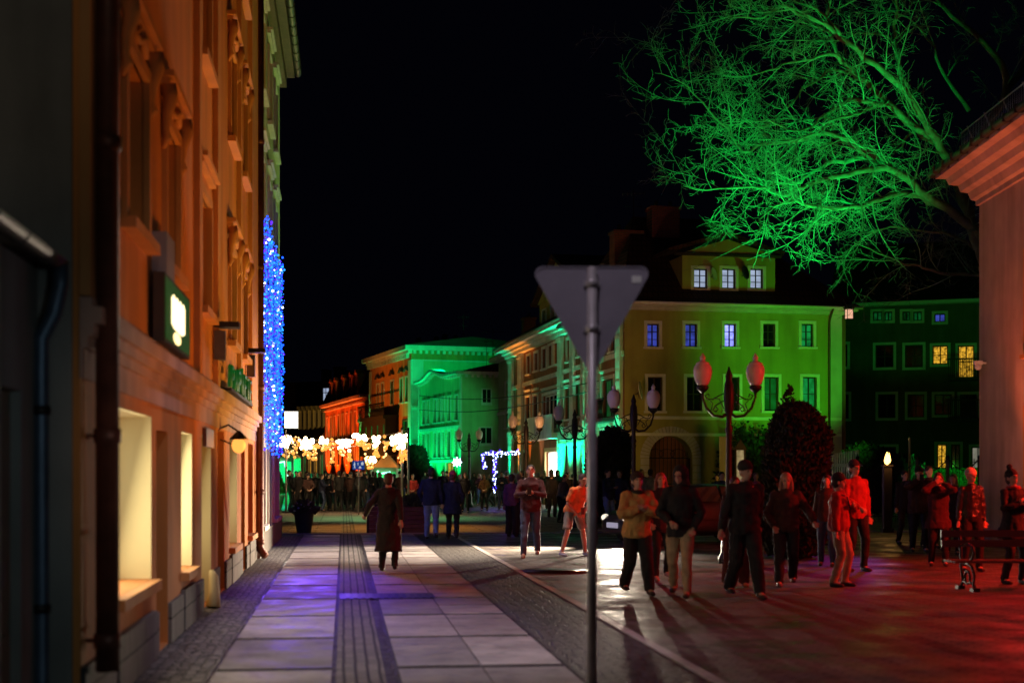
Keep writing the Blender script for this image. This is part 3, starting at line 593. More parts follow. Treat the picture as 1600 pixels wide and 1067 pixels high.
g = MB(); wall_mesh(g, FD.L, HE, [o[:4] for o in opsD]+[[ax-archw, ax+archw, 0, zsp+archw]], .28)
g.quad((0, 0, 0), (0, 0, HE), (5, 11, HE), (5, 11, 0)); g.quad((FD.L, 0, 0), (FD.L, 11, 0), (FD.L, 11, HE), (FD.L, 0, HE)); g.quad((5, 11, 0), (5, 11, HE), (FD.L, 11, HE), (FD.L, 11, 0)); g.add([(0, 0, HE), (FD.L, 0, HE), (FD.L, 11, HE), (5, 11, HE)], [(0, 1, 2, 3)])
n = 10                                         # spandrels that round the arch
for sgn in (-1, 1):
    c_ = (ax+sgn*archw, 0, zsp+archw); arc = [(ax+sgn*archw*cos(pi/2*i/n), zsp+archw*sin(pi/2*i/n)) for i in range(n+1)]
    for i in range(n): g.add([c_, (arc[i][0], 0, arc[i][1]), (arc[i+1][0], 0, arc[i+1][1])], [(0, 1, 2)]); g.quad((arc[i][0], 0, arc[i][1]), (arc[i+1][0], 0, arc[i+1][1]), (arc[i+1][0], 1.2, arc[i+1][1]), (arc[i][0], 1.2, arc[i][1]))
g.build('wall', M['plaster_olive'], dh)
g = MB(); N_ = 25
for i in range(N_):
    t0, t1 = pi*i/N_+.012, pi*(i+1)/N_-.012
    g.prism([(ax+cos(t)*r, zsp+sin(t)*r) for t, r in ((t0, archw+.01), (t1, archw+.01), (t1, archw+.40), (t0, archw+.40))], -.05, .0)
for sgn in (-1, 1):
    for k in range(4): g.box(*sorted((ax+sgn*(archw+.01), ax+sgn*(archw+.38))), -.05, 0, zsp-.30*(k+1)+.02, zsp-.30*k-.01)
g.build('arch_stones', M['plaster_white'], dh)
g = MB()
for k in range(11):
    x = ax-archw+.1+k*.175; top = zsp+sqrt(max(0, archw**2-(x-ax)**2))-.03; g.tube([(x, .5, .05), (x, .5, top)], .014, 4)
for z in (.2, 1.2, zsp): g.box(ax-archw, ax+archw, .49, .52, z, z+.04)
for k in range(3): g.tube([(ax+.35*cos(t)+(k-1)*.5, .5, zsp+.2+.2*sin(t)) for t in [i*pi/6 for i in range(13)]], .012, 4)
g.build('gate', M['iron'], dh)
g = MB(); g.box(ax-archw-.05, ax+archw+.05, 2.6, 2.7, 0, zsp+archw+.1); g.build('dark_backing', M['plaster_dark'], dh)  # dark panel added behind the gate to keep the opening dark
for o in opsD: window(dh, o, 'frame_dark', o[4], .16, 'trim_white', .13, .04, bars=(1, o[5]), fw=.05, sill='trim_white')
g = MB()
for py0, py1 in ((651, 656), (677, 681.5)):
    z1, z0 = FD.xz(1140, py0)[1], FD.xz(1140, py1)[1]; g.box(0 if py0 < 660 else .0, FD.L, -.06, 0, z0, z1)
    if py0 > 660: pass
g.build('string_course', M['trim_white'], dh)
g = MB(); xq = FD.xz(1297); g.box(xq, FD.L+.02, -.055, 0, 0, HE-.0); g.build('corner_pilaster', M['plaster_white'], dh)
g = MB(); g.box(-.0, FD.L+.6, -.45, .0, HE, HE+.10); g.box(0, FD.L+.1, -.2, 0, HE-.14, HE); g.build('eaves', M['plaster_white'], dh)
g = MB(); g.tube([(-.3, -.52, HE+.13), (FD.L+.75, -.52, HE+.13)], .065, 8); g.build('gutter', M['trim_white'], dh)
g = MB(); hip(g, -.3, FD.L+.7, -.5, 10.5, HE+.105, 4.6, 2.2, 4.5)
# note: gable roof, ridge parallel to the front
g.build('roof', M['roof'], dh)
g = MB(); xdp = FD.xz(1294); g.tube([(xdp, -.5, HE+.1), (xdp, -.2, HE-.3), (xdp, -.12, HE-.5), (xdp, -.12, .1)], .055, 8); g.build('downpipe', M['pipe_brown'], dh)
# dormer
def proud(F, px0, px1, py0, py1, yoff):     # rect on a plane moved yoff into the building
    f = (F.p0.y+yoff)/F.p0.y; return [F.xz(px0)*1, F.xz(px1), 0, 0]
yD = .30
class Sub(Facade):
    def __init__(s, base, y):
        off = Vector((-base.d.y, base.d.x))*y; s.p0 = base.p0+off; s.p1 = base.p1+off; s.d = base.d; s.L = base.L; s.rz = base.rz; s.root = base.root
SD = Sub(FD, yD); T = Matrix.Translation((0, yD, 0))
x0, zb_ = SD.xz(1066, 462); x1, zt_ = SD.xz(1211, 404); xa_, za_ = SD.xz(1137, 366)
dr = empty('dormer', (0, yD, 0)); dr.parent = dh
opw = []
for a, b in ((1084, 1105), (1128, 1149), (1172, 1192)): r_ = SD.rect(a, b, 420, 451); opw.append(r_)
g = MB(); 
f2 = MB(); wall_mesh(f2, x1, zt_, opw, .2, x0=x0, z0=zb_-.4)
f2.quad((x0, 0, zb_-.4), (x0, 0, zt_), (x0, 4, zt_), (x0, 4, zb_-.4)); f2.quad((x1, 0, zb_-.4), (x1, 4, zb_-.4), (x1, 4, zt_), (x1, 0, zt_))
f2.build('wall', M['plaster_olive'], dr)
for o in opw:
    a, b, c, e = o; g = MB(); fw = .05
    g.box(a, a+fw, .08, .14, c, e); g.box(b-fw, b, .08, .14, c, e); g.box(a+fw, b-fw, .08, .14, c, c+fw); g.box(a+fw, b-fw, .08, .14, e-fw, e)
    g.box((a+b)/2-.02, (a+b)/2+.02, .085, .135, c+fw, e-fw)
    for k in (1, 2): z = c+(e-c)*k/3; g.box(a+fw, b-fw, .09, .13, z-.015, z+.015)
    g.box(a+.01, b-.01, .125, .13, c, e) if 0 else None
    w_ = g.build('window', M['frame_dark'], dr)
    g = MB(); g.box(a-.13, a, -.04, .01, c-.1, e+.12); g.box(b, b+.13, -.04, .01, c-.1, e+.12); g.box(a, b, -.04, .01, e, e+.12); g.box(a, b, -.04, .01, c-.1, c); g.box(a, b, .12, .126, c, e) if 0 else None
    s_ = g.build('surround', M['trim_white'], dr)
    g = MB(); g.box(a+.01, b-.01, .15, .156, c, e); g.build('pane', M['lit_white'], dr)
g = MB(); g.prism([(x0+.15, zt_+.16), (x1-.15, zt_+.16), (xa_, za_-.22)], .0, .1); g.build('gable', M['plaster_olive'], dr)
g = MB(); g.box(x0-.35, x1+.25, -.10, .05, zt_+.0, zt_+.12); g.build('gutter', M['zinc'], dr)
g = MB(); th = .14; xl, xr = x0-.6, x1+.35
g.prism([(xl, zt_+.12), (xa_, za_-.06), (xa_, za_+.10), (xl-.05, zt_+.28)], -.1, 4.5); g.prism([(xa_, za_-.06), (xr, zt_+.12), (xr+.05, zt_+.28), (xa_, za_+.10)], -.1, 4.5); g.build('roof', M['roof'], dr)
def dish(name, F_, px, py, r_, label, m='trim_white', yo=-.3, tilt=(.9, .2)):
    x, z = F_.xz(px, py); rt = empty(name, F_.world(x, 0, z) if F_ is FD else FD.world(x, yD, z), FD.rz); tag(rt, label, 'satellite dish')
    g = MB(); k = 8; prof = [(r_*i/k, .22*r_*(i/k)**2) for i in range(k+1)]
    prof = prof+[(p[0], p[1]-.01) for p in prof[::-1]]
    g.lathe([(max(p[0], .001), p[1]) for p in prof], n=16); o = g.build('reflector', M[m], rt); o.rotation_euler = (R(80), 0, R(tilt[0]*57)); o.location = (0, yo, 0)
    g = MB(); g.tube([(0, 0, -.1), (0, yo*.5, -.1), (0, yo, 0)], .015, 5); g.tube([(0, yo, -r_*.8), (0-.2, yo-.5, -r_*.3)], .01, 5); g.build('arm', M['metal_dark'], rt)
    return rt
dish('satellite_dish', SD, 1110, 430, .28, 'pale satellite dish between the first two dormer windows of the olive house', tilt=(.8, 0))
dish('satellite_dish', SD, 1159, 428, .30, 'dark satellite dish between the last two dormer windows of the olive house', m='metal_dark', tilt=(.7, 0))
dish('satellite_dish', FD, 993, 612, .40, 'large pale satellite dish on the olive house wall beside its first window', tilt=(1.1, 0), yo=-.5)
# chimneys
def chimney(root, x, y, z0, z1, wx, wy, label=None):
    g = MB(); g.box(x-wx/2, x+wx/2, y-wy/2, y+wy/2, z0, z1); g.box(x-wx/2-.06, x+wx/2+.06, y-wy/2-.06, y+wy/2+.06, z1, z1+.14); o = g.build('chimney', M['brick'], root)
    g = MB()
    for k in (-.25, .25): g.lathe([(.09, 0), (.08, .3), (.06, .3)], (x+k*wx, y, z1+.14), 8)
    g.build('chimney_pot', M['pot'], o); return o
SR = Sub(FD, 4.0)
xc, zc1 = SR.xz(1036, 330); chimney(dh, xc, 4.0, HE+2.6, zc1, 1.3, .8)
xc, zc2 = SR.xz(980, 366); chimney(dh, xc, 4.2, HE+2.2, zc2, 1.3, .8)
# lantern at the right corner of the eaves
x, z = FD.xz(1312, 494); rt = empty('corner_lantern', FD.world(x, -.9, z), FD.rz); tag(rt, 'small glowing square lantern under the right eaves corner of the olive house', 'lantern')
g = MB(); g.box(-.16, .16, -.16, .16, .2, .25); g.prism([(-.2, .25), (.2, .25), (0, .4)], -.18, .18); g.box(-.14, .14, -.14, .14, -.25, -.21)
for a in (-.14, .12):
    for b in (-.14, .12): g.box(a, a+.02, b, b+.02, -.21, .2)
g.tube([(0, 0, .38), (-.1, .4, .45), (-.35, .85, .1)], .02, 5); g.build('lantern_frame', M['iron'], rt)
g = MB(); g.box(-.12, .12, -.12, .12, -.2, .19); g.build('lantern_glass', emit('lantern_glass', (1, .52, .34), 1.0, noise=.3, scale=9), rt)

# ---------------------------------------------------------------- ornate house in green and orange floodlight
FC = Facade('ornate_house', P(796, 740, 86.5), P(975, 740, 60.3)); ch = FC.root
tag(ch, 'ornate brown house with pilasters and bright green floodlit window hoods behind the road sign', 'house')
HC = FC.xz(878, 512)[1]
opsC = [FC.rect(*q) for q in ((824, 829, 556, 584), (835.5, 841, 552, 579), (848, 854, 545, 576), (857.5, 863, 540, 572), (866.5, 873, 536, 569), (886.5, 892, 531, 564), (903, 908, 524, 556), (921, 927, 512, 548), (954, 962, 500, 549))]
ops1 = [FC.rect(*q) for q in ((822, 829, 620, 662), (834, 841, 618, 662), (849, 873, 616, 684), (883, 892, 606, 655), (898, 908, 600, 650), (921, 928, 592, 650), (942, 960, 592, 652))]
ops0_ = [FC.rect(815, 823, 706, 760), FC.rect(853.5, 877, 705, 775), FC.rect(925, 935, 690, 745)]
g = MB(); wall_mesh(g, FC.L, HC, opsC+ops1+ops0_, .25); shell(g, FC.L, HC, 10); g.build('wall', M['plaster_brown'], ch)
for i, o in enumerate(opsC): window(ch, o, 'frame_dark', 'lit_amber' if i == 4 else 'glass', .16, 'plaster_white', .14, .06, bars=(1, 1), fw=.06)
for i, o in enumerate(ops1): window(ch, o, 'frame_white' if i == 2 else 'frame_dark', 'lit_green_dim' if i in (3, 4, 6) else 'glass', .16, 'plaster_white', .15, .07, bars=(3 if i == 2 else 1, 1), fw=.07, hood='plaster_white')
window(ch, ops0_[0], 'frame_dark', 'glass', .16, 'plaster_white', .12, .05, bars=(0, 1), fw=.06)
window(ch, ops0_[1], 'frame_white', 'lit_hot', .16, 'plaster_cream', .2, .08, bars=(1, 0), fw=.05, sill=False)
window(ch, ops0_[2], 'frame_dark', 'glass', .16, 'plaster_white', .12, .05, bars=(0, 1), fw=.06)
for pa, pb in ((797, 803), (812, 818), (874.5, 880.5), (893.5, 899.5), (911, 918), (930, 938), (966, 973.5)):
    g = MB(); a, b = FC.xz(pa), FC.xz(pb); g.box(a, b, -.14, 0, 0, HC-.5); g.box(a-.08, b+.08, -.2, 0, HC-.72, HC-.5); g.box(a-.08, b+.08, -.2, 0, 0, .6)
    z = FC.xz(930, 665)[1]; g.box(a-.06, b+.06, -.19, 0, z, z+.3)
    for k in range(int((HC-2)/.45)): g.box(a+.05, b-.05, -.155, -.14, .8+k*.45, 1.1+k*.45)
    g.build('pilaster', M['plaster_white'], ch)
g = MB(); z2 = FC.xz(950, 560)[1]
for za, zb2, d in ((z2-.1, z2+.12, .1), (3.75, 4.0, .12), (3.55, 3.7, .06)): g.box(0, FC.L, -d, 0, za, zb2)
g.build('string_course', M['plaster_white'], ch)
g = MB(); g.box(-.1, FC.L+.1, -.3, 0, HC-.45, HC-.25); g.box(-.15, FC.L+.2, -.5, 0, HC-.25, HC-.1); g.box(-.2, FC.L+.3, -.85, 0, HC-.1, HC+.12); g.build('cornice', M['plaster_white'], ch)
g = MB(); g.tube([(-.2, -.92, HC+.12), (FC.L+.3, -.92, HC+.12)], .09, 8); g.build('gutter', M['zinc'], ch)
g = MB(); hip(g, -.2, FC.L+.2, -.85, 10, HC+.125, 3.2, 4, 7); g.build('roof', M['roof_dark'], ch)
# balcony and porch
a, b = FC.xz(838), FC.xz(880); g = MB(); g.box(a, b, -.6, 0, 3.45, 3.75)
g.build('balcony', M['plaster_white'], ch); g = MB(); g.box(a, a+.12, -.5, -.1, 3.76, 4.6); g.box(a, a+(b-a)*.36, -.6, -.5, 3.76, 4.6); g.box(a+(b-a)*.62, b, -.6, -.5, 3.76, 4.6); g.box(a, b, -.62, -.46, 4.6, 4.68)
for k in range(8): x = a+(b-a)*(.38+.03*k); g.tube([(x, -.55, 3.76), (x, -.55, 4.6)], .02, 4)
g.build('balustrade', M['plaster_white'], ch)
a, b = FC.xz(886), FC.xz(916); g = MB(); g.box(a, b, -.5, 0, 3.3, 3.6)
for x in (a+.2, (a+b)/2, b-.5): g.lathe([(.24, 0), (.24, .4), (.18, .45), (.16, 3.0), (.24, 3.1), (.24, 3.3)], (x, -.28, 0), 12)
g.build('porch', M['plaster_white'], ch)
a, b = FC.xz(942), FC.xz(966); g = MB(); g.box(a, b, -.7, 0, 3.9, 4.05)
for k in range(18): x = a+.08+(b-a-.16)*k/17; g.tube([(x, -.66, 4.05), (x, -.72, 4.4), (x, -.66, 4.85)], .018, 4)
g.box(a, b, -.7, -.62, 4.85, 4.92); g.build('balcony_rail', M['iron'], ch)
# gable dormer over its eaves
SCd = Sub(FC, .9); x0, zq = SCd.xz(843, 520); x1, _ = SCd.xz(905, 500); dr = empty('dormer', (0, .9, 0)); dr.parent = ch
zd0, zd1 = HC+.3, SCd.xz(860, 466)[1]
ow = [[x0+.9, x0+1.9, zd0+.7, zd1-.5], [x0+3.2, x0+4.2, zd0+.7, zd1-.5], [x0+5.4, x0+6.4, zd0+.7, zd1-.5]]
g = MB(); wall_mesh(g, x1, zd1, ow, .2, x0=x0, z0=zd0); g.quad((x0, 0, zd0), (x0, 3, zd0), (x0, 3, zd1), (x0, 0, zd1)); g.quad((x1, 0, zd0), (x1, 3, zd0), (x1, 3, zd1), (x1, 0, zd1)); g.build('wall', M['plaster_olive'], dr)
for o in ow:
    g = MB(); g.box(o[0]-.12, o[0], -.05, .1, o[2]-.1, o[3]+.1); g.box(o[1], o[1]+.12, -.05, .1, o[2]-.1, o[3]+.1); g.box(o[0], o[1], -.05, .1, o[3], o[3]+.1); g.box(o[0], o[1], -.05, .1, o[2]-.1, o[2]); g.box((o[0]+o[1])/2-.03, (o[0]+o[1])/2+.03, .06, .1, o[2], o[3]); g.build('window', M['trim_white'], dr)
    g = MB(); g.box(o[0], o[1], .15, .156, o[2], o[3]); g.build('pane', M['glass'], dr)
xm = (x0+x1)/2; g = MB(); g.prism([(x0-.4, zd1), (x1+.4, zd1), (xm, zd1+1.9)], -.05, 3); g.build('gable', M['plaster_olive'], dr)
g = MB(); g.prism([(x0-.6, zd1-.1), (xm, zd1+1.95), (xm, zd1+2.15), (x0-.75, zd1+.05)], -.4, 3.4); g.prism([(xm, zd1+1.95), (x1+.6, zd1-.1), (x1+.75, zd1+.05), (xm, zd1+2.15)], -.4, 3.4); g.build('roof', M['roof'], dr)
SX = Sub(FC, 3); chimney(ch, SX.xz(826), 3, HC+1.5, SX.xz(826, 500)[1], 1.0, .8)
def antenna(loc, h, label, w_=.9):
    rt = empty('roof_antenna', loc); tag(rt, label, 'antenna'); g = MB(); g.tube([(0, 0, 0), (0, 0, h)], .025, 5); g.build('mast', M['zinc'], rt)
    g = MB(); g.tube([(-w_/2, 0, h*.92), (w_/2, 0, h*.92)], .015, 4)
    for k in range(6): x = -w_/2+w_*k/5; g.tube([(x, -.2, h*.92), (x, .2, h*.92)], .01, 4); g.tube([(x, 0, h*.92-.12), (x, 0, h*.92+.12)], .01, 4)
    g.tube([(-w_*.4, 0, h*.7), (w_*.4, 0, h*.7)], .012, 4); g.build('elements', M['zinc'], rt); return rt
# set-back green wing at its far end
FW = Facade('green_side_house', P(779, 740, 97), P(800, 740, 92)); gw_ = FW.root; tag(gw_, 'narrow house in saturated green light, tucked behind the far end of the ornate house', 'house')
HW = FW.xz(790, 560)[1]; og = [FW.rect(790, 795, 598, 622), FW.rect(790, 796, 640, 668)]
g = MB(); wall_mesh(g, FW.L, HW, og); shell(g, FW.L, HW, 8); g.build('wall', M['plaster_green'], gw_)
for o in og: window(gw_, o, 'frame_dark', 'glass', .16, 'plaster_white', .14, .05)
g = MB(); g.box(-.4, FW.L, -.6, 0, HW-.1, HW+.15); g.box(-.0, FW.L, -.12, 0, 5.6, 5.8); g.build('cornice', M['plaster_white'], gw_)
g = MB(); g.prism([(-.6, HW+.16), (-.6, HW+.2), (4, HW+2.4), (8, HW+.16)], -.4, FW.L, YZ); g.build('roof', M['roof_dark'], gw_)

# ---------------------------------------------------------------- green townhouse with curved gable cornice
FB = Facade('green_town_house', P(655, 740, 115), P(722, 740, 103)); bh = FB.root; tag(bh, 'green floodlit two-storey house with a curved cornice and a plain dark side wall', 'house')
HB = FB.xz(722, 580)[1]; HB = 8.9
ob = []
for k, (a, b) in enumerate(((661, 664.5), (668, 671.5), (678, 682), (685, 689), (692, 695), (700, 704.5), (711, 716))):
    r_ = FB.rect(a, b, 632, 652); ob.append([r_[0], r_[1], 5.6, 7.4]); ob.append([r_[0], r_[1], 2.9, 4.8]) 
ob.append(FB.rect(697, 709, 703, 745)); sh_i = len(ob)-1; ob[-1][3] = 2.5; ob.append(FB.rect(664, 676, 712, 745)); ob[-1][3] = 2.3
g = MB(); wall_mesh(g, FB.L, HB, ob); shell(g, FB.L, HB, 12); g.build('wall', M['plaster_green'], bh)
for i, o in enumerate(ob): window(bh, o, 'frame_dark', 'lit_amber' if i == sh_i else 'glass', .16, 'plaster_white', .12, .06, bars=(1, 1), hood='plaster_white' if i < 14 and i % 2 else None, sill=i < 14)
g = MB(); n = 30
def curve(t): return HB+.6*math.exp(-((t-.42)/.17)**2)
pts = [(FB.L*i/n, curve(i/n)) for i in range(n+1)]
g.prism([(0, HB-.1)]+pts+[(FB.L, HB-.1)], -.0, .3); g.build('gable', M['plaster_green'], bh)
g = MB()
for i in range(n): 
    (xa1, za1), (xb1, zb1) = pts[i], pts[i+1]; g.prism([(xa1, za1), (xb1, zb1), (xb1, zb1+.2), (xa1, za1+.2)], -.5, .35)
    g.box(xa1+.05, xa1+.22, -.3, 0, za1-.22, za1-.02)
g.box(FB.L, FB.L+.35, -.5, 12, HB-.05, HB+.16)
for i in range(24): g.box(FB.L, FB.L+.2, .2+i*.45, .4+i*.45, HB-.25, HB-.05)
g.build('cornice', M['plaster_white'], bh)
g = MB(); g.box(0, FB.L, -.12, 0, 4.95, 5.2); g.box(0, FB.L, -.12, 0, 2.5, 2.7); g.box(0, .3, -.1, 0, 0, HB-.2); g.box(FB.L-.35, FB.L+.02, -.1, 0, 0, HB-.2); g.build('trim', M['plaster_white'], bh)
g = MB(); g.prism([(.36, HB+.17), (.36, HB+.3), (6, HB+1.6), (12, HB+.17)], 0, FB.L+.3, YZ); g.build('roof', M['roof_dark'], bh)
g = MB()  # side wall sheet: one tall dark window and one shuttered
def side_win(F_, y0, y1, z0, z1, par):
    g = MB(); L = F_.L; g.box(L+.01, L+.03, y0, y1, z0, z1); o = g.build('window', M['glass'], par)
    g = MB(); g.box(L+.01, L+.06, y0-.1, y0, z0-.1, z1+.1); g.box(L+.01, L+.06, y1, y1+.1, z0-.1, z1+.1); g.box(L+.01, L+.06, y0, y1, z1, z1+.1); g.box(L+.01, L+.08, y0-.1, y1+.1, z0-.2, z0); g.box(L+.03, L+.05, (y0+y1)/2-.03, (y0+y1)/2+.03, z0, z1); g.build('surround', M['plaster_white'], o)
side_win(FB, 1.55, 2.15, CH+(740-628)/FPX*103, CH+(740-608)/FPX*103, bh); side_win(FB, 1.4, 2.2, CH+(740-692)/FPX*103, CH+(740-668)/FPX*103, bh)

# ---------------------------------------------------------------- tall house with balcony
FA = Facade('balcony_house', P(578, 740, 130), P(643, 740, 116)); ah = FA.root; tag(ah, 'tall house with orange lit front, iron balcony and brilliant green lit side wall', 'house')
HA = FA.xz(643, 545)[1]
oa = []
for a, b in ((589, 592.5), (596.5, 600), (611, 615), (625.5, 629.5), (634, 638)):
    r_ = FA.rect(a, b, 596, 622); oa.append([r_[0], r_[1], 7.6, 9.6])
oa += [FA.rect(583, 590, 657, 672), FA.rect(603, 618, 655, 674), FA.rect(630, 638, 657, 690), FA.rect(585, 595, 690, 740), FA.rect(605, 620, 690, 740)]
g = MB(); wall_mesh(g, FA.L, HA, oa); shell(g, FA.L, HA, 14); g.build('wall', M['plaster_orange'], ah)
for i, o in enumerate(oa): window(ah, o, 'frame_dark', 'glass', .16, 'plaster_white' if i < 5 else 'frame_dark', .14, .06, sill=True)
for o in oa[:5]:
    g = MB(); xm = (o[0]+o[1])/2; g.prism([(o[0]-.3, o[3]+.5), (xm, o[3]+.95), (o[1]+.3, o[3]+.5), (xm, o[3]+.72)], -.2, 0); g.build('hood', M['frame_dark'], ah)
g = MB(); g.box(-.4, FA.L+.7, -.7, 0, HA-.1, HA+.25); g.box(-.1, FA.L+.2, -.35, 0, HA-.35, HA-.1); g.box(FA.L, FA.L+.7, 0, 13, HA-.1, HA+.25)
for k in range(26): g.box(FA.L, FA.L+.3, .1+k*.5, .32+k*.5, HA-.38, HA-.1)
for k in range(int(FA.L/.6)): g.box(.1+k*.6, .35+k*.6, -.3, 0, HA-.7, HA-.36)
g.box(FA.L, FA.L+.08, 0, 13, HA-.95, HA-.85); g.build('cornice', M['plaster_white'], ah)
g = MB(); g.box(FA.L, FA.L+.04, -.0, 1.0, 0, HA-.95); g.box(FA.L-.9, FA.L+.04, -.08, -.0, 0, HA-.9); g.box(FA.L, FA.L+.2, 0, 2, 7.0, 7.2); g.box(FA.L, FA.L+.2, 0, 2, 4.0, 4.15); g.build('corner_pilaster', M['plaster_white'], ah)
g = MB(); g.box(0, .7, -.08, 0, 0, HA-.9); g.build('corner_pilaster', M['plaster_white'], ah)
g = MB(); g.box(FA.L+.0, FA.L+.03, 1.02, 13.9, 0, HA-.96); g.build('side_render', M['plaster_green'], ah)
a, b = FA.xz(580), FA.xz(622); g = MB(); g.box(a, b, -1.3, 0, 6.3, 6.6); g.box(a+.1, b-.1, -1.1, -.01, 3.2, 6.3); g.build('bay', M['frame_dark'], ah)
g = MB()
for k in range(5): x = a+.3+(b-a-1)*k/4; g = MB(); g.box(x, x+.35, -1.13, -1.1, 4.2, 5.8); g.build('bay_window', M['lit_green_dim'], ah)
g = MB(); 
for k in range(26): x = a+.05+(b-a-.1)*k/25; g.tube([(x, -1.25, 6.6), (x, -1.25, 7.6)], .03, 4)
g.box(a, b, -1.3, -1.2, 7.6, 7.7); g.build('balcony_rail', M['iron'], ah)
g = MB(); g.prism([(-.6, HA+.26), (-.6, HA+.3), (5, HA+1.1), (14, HA+.26)], -.3, FA.L+.6, YZ); g.build('roof', M['roof_dark'], ah)
# rooftop pieces on the tall house
for px_, py_, hh, vn in ((654, 515, 1.2, 'leftmost'), (682, 514, 1.3, 'second from the left'), (695, 510, 1.5, 'third from the left and tallest'), (712, 512, 1.4, 'rightmost')):
    p = P(px_, 540, 122); rt = empty('roof_vent', (p.x, p.y, HA+.2)); tag(rt, 'slim metal roof vent of the tall balcony house, '+vn, 'roof vent', 'roof vents on the tall balcony house')
    g = MB(); g.lathe([(.16, 0), (.16, hh*.6), (.28, hh*.65), (.24, hh), (.05, hh+.12)], n=8); g.build('flue', M['zinc'], rt)
antenna((P(724, 540, 121).x, 121, HA), 3.4, 'tall hooked roof antenna standing on the tall balcony house')
antenna((P(770, 560, 112).x, 112, 9.5), 3.6, 'wide roof antenna on the roof behind the green house side wall', 1.6)
antenna((P(760, 560, 112).x, 112, 9.5), 2.8, 'short roof antenna with small cross arms beside the wide one', .7)
antenna((P(990, 330, 66).x, 66, HE+3.5), 2.7, 'thin roof antenna beside the small chimney of the olive house', 1.0)
# ---------------------------------------------------------------- red house with mansard roof
FR = Facade('red_lit_house', P(508, 740, 156), P(570, 740, 134)); rh = FR.root; tag(rh, 'house washed in red light with a dark mansard roof and tall dormers', 'house')
HR = FR.xz(569, 619)[1]
orr = []
for k in range(9):
    a = 1.0+k*(FR.L-1.5)/9; orr.append([a, a+1.0, 5.4, 7.7]); orr.append([a, a+1.0, 2.6, 4.5])
g = MB(); wall_mesh(g, FR.L, HR, orr); shell(g, FR.L, HR, 9); g.build('wall', M['plaster_orange'], rh)
for o in orr: window(rh, o, 'frame_dark', 'glass', .16, 'plaster_white', .13, .05, sill=False)
g = MB(); g.box(-.3, FR.L+.4, -.6, 0, HR-.15, HR+.15); g.box(0, FR.L, -.2, 0, HR-.6, HR-.45); g.box(0, FR.L+.05, -.25, 0, 4.75, 5.05); g.box(FR.L, FR.L+.4, 0, 9, HR-.15, HR+.15)
for k in range(28): g.box(FR.L, FR.L+.25, .1+k*.32, .25+k*.32, HR-.35, HR-.15)
g.build('cornice', M['plaster_white'], rh)
g = MB(); g.box(FR.L, FR.L+.03, .0, 9, 0, HR-.36)
for z in (5, 7): g.box(FR.L, FR.L+.06, 0, 9, z, z+.05)
g.build('side_render', M['plaster_cream'], rh)
g = MB(); zt_ = FR.xz(569, 573)[1]; g.prism([(-.4, HR+.16), (.9, zt_), (6, zt_+.4), (9, HR+.16)], -.2, FR.L+.2, YZ); g.build('roof', M['roof_dark'], rh)
for px_ in (522, 529, 541, 553, 562):
    x = FR.xz(px_); dz = HR+.4; g = MB(); g.box(x-.5, x+.5, -.35, 1.4, dz, zt_-.5); g.prism([(x-.6, zt_-.5), (x+.6, zt_-.5), (x, zt_-.1)], -.45, 1.4); o = g.build('dormer', M['plaster_brown'], rh); g = MB(); g.box(x-.3, x+.3, -.37, -.35, dz+.3, zt_-.8); g.build('pane', M['glass'], o)
# ---------------------------------------------------------------- low house with a row of dormers
FE = Facade('low_dormer_house', P(425, 740, 190), P(507, 740, 157)); eh = FE.root; tag(eh, 'low far house with a row of pale lit dormers above the garlands', 'house')
HEE = 5.6; og = [[2+k*3.4, 3.6+k*3.4, .5, 3.8] for k in range(10)]
g = MB(); wall_mesh(g, FE.L, HEE, og); shell(g, FE.L, HEE, 10); g.build('wall', M['plaster_white'], eh)
for k, o in enumerate(og): window(eh, o, 'frame_dark', 'lit_amber' if k % 3 else 'lit_green', .16, 'plaster_white', .15, .06)
g = MB(); zt_ = 10.5; g.prism([(-.5, HEE), (-.5, HEE+.2), (4.5, zt_), (10, HEE)], -.2, FE.L+.2, YZ); g.build('roof', M['roof_dark'], eh)
for px_ in (458.5, 465, 472, 479.5, 487, 494.5):
    x, zc = FE.xz(px_, 656); g = MB(); hh = 1.15; g.box(x-.55, x+.55, .6, 3, zc-hh, zc+hh); g.prism([(x-.7, zc+hh), (x+.7, zc+hh), (x, zc+hh+.5)], .4, 3.2); o = g.build('dormer', M['plaster_cream'], eh); g = MB(); g.box(x+.0, x+.42, .58, .6, zc-.8, zc+.8); g.build('pane', M['glass'], o)
# far roofs closing the street
FZ = Facade('far_house', P(400, 740, 215), P(560, 740, 205)); zh = FZ.root; tag(zh, 'far dark house with one lit dormer window closing the street', 'house')
z1 = FZ.xz(480, 640)[1]; z2 = FZ.xz(470, 603)[1]; g = MB(); wall_mesh(g, FZ.L, z1, []); shell(g, FZ.L, z1, 12); g.build('wall', M['plaster_white'], zh)
g = MB(); g.prism([(-.4, z1), (-.4, z1+.2), (5, z2+1), (12, z1)], 0, FZ.L, YZ); g.build('roof', M['roof'], zh)
x, zc = FZ.xz(507.5, 616); g = MB(); g.box(x-1.1, x+1.1, .3, 5, zc-1.6, zc+1.3); g.prism([(x-1.4, zc+1.3), (x+1.4, zc+1.3), (x+.8, zc+1.9), (x-.8, zc+1.9)], .1, 5); o = g.build('dormer', M['plaster_brown'], zh)
g = MB(); g.box(x-.5, x+.5, .28, .3, zc-.9, zc+.9); g.build('pane', M['lit_white'], o); g = MB(); g.box(x-.05, x+.05, .25, .28, zc-.9, zc+.9); g.box(x-.5, x+.5, .25, .28, zc+.2, zc+.3); g.build('frame', M['frame_dark'], o)
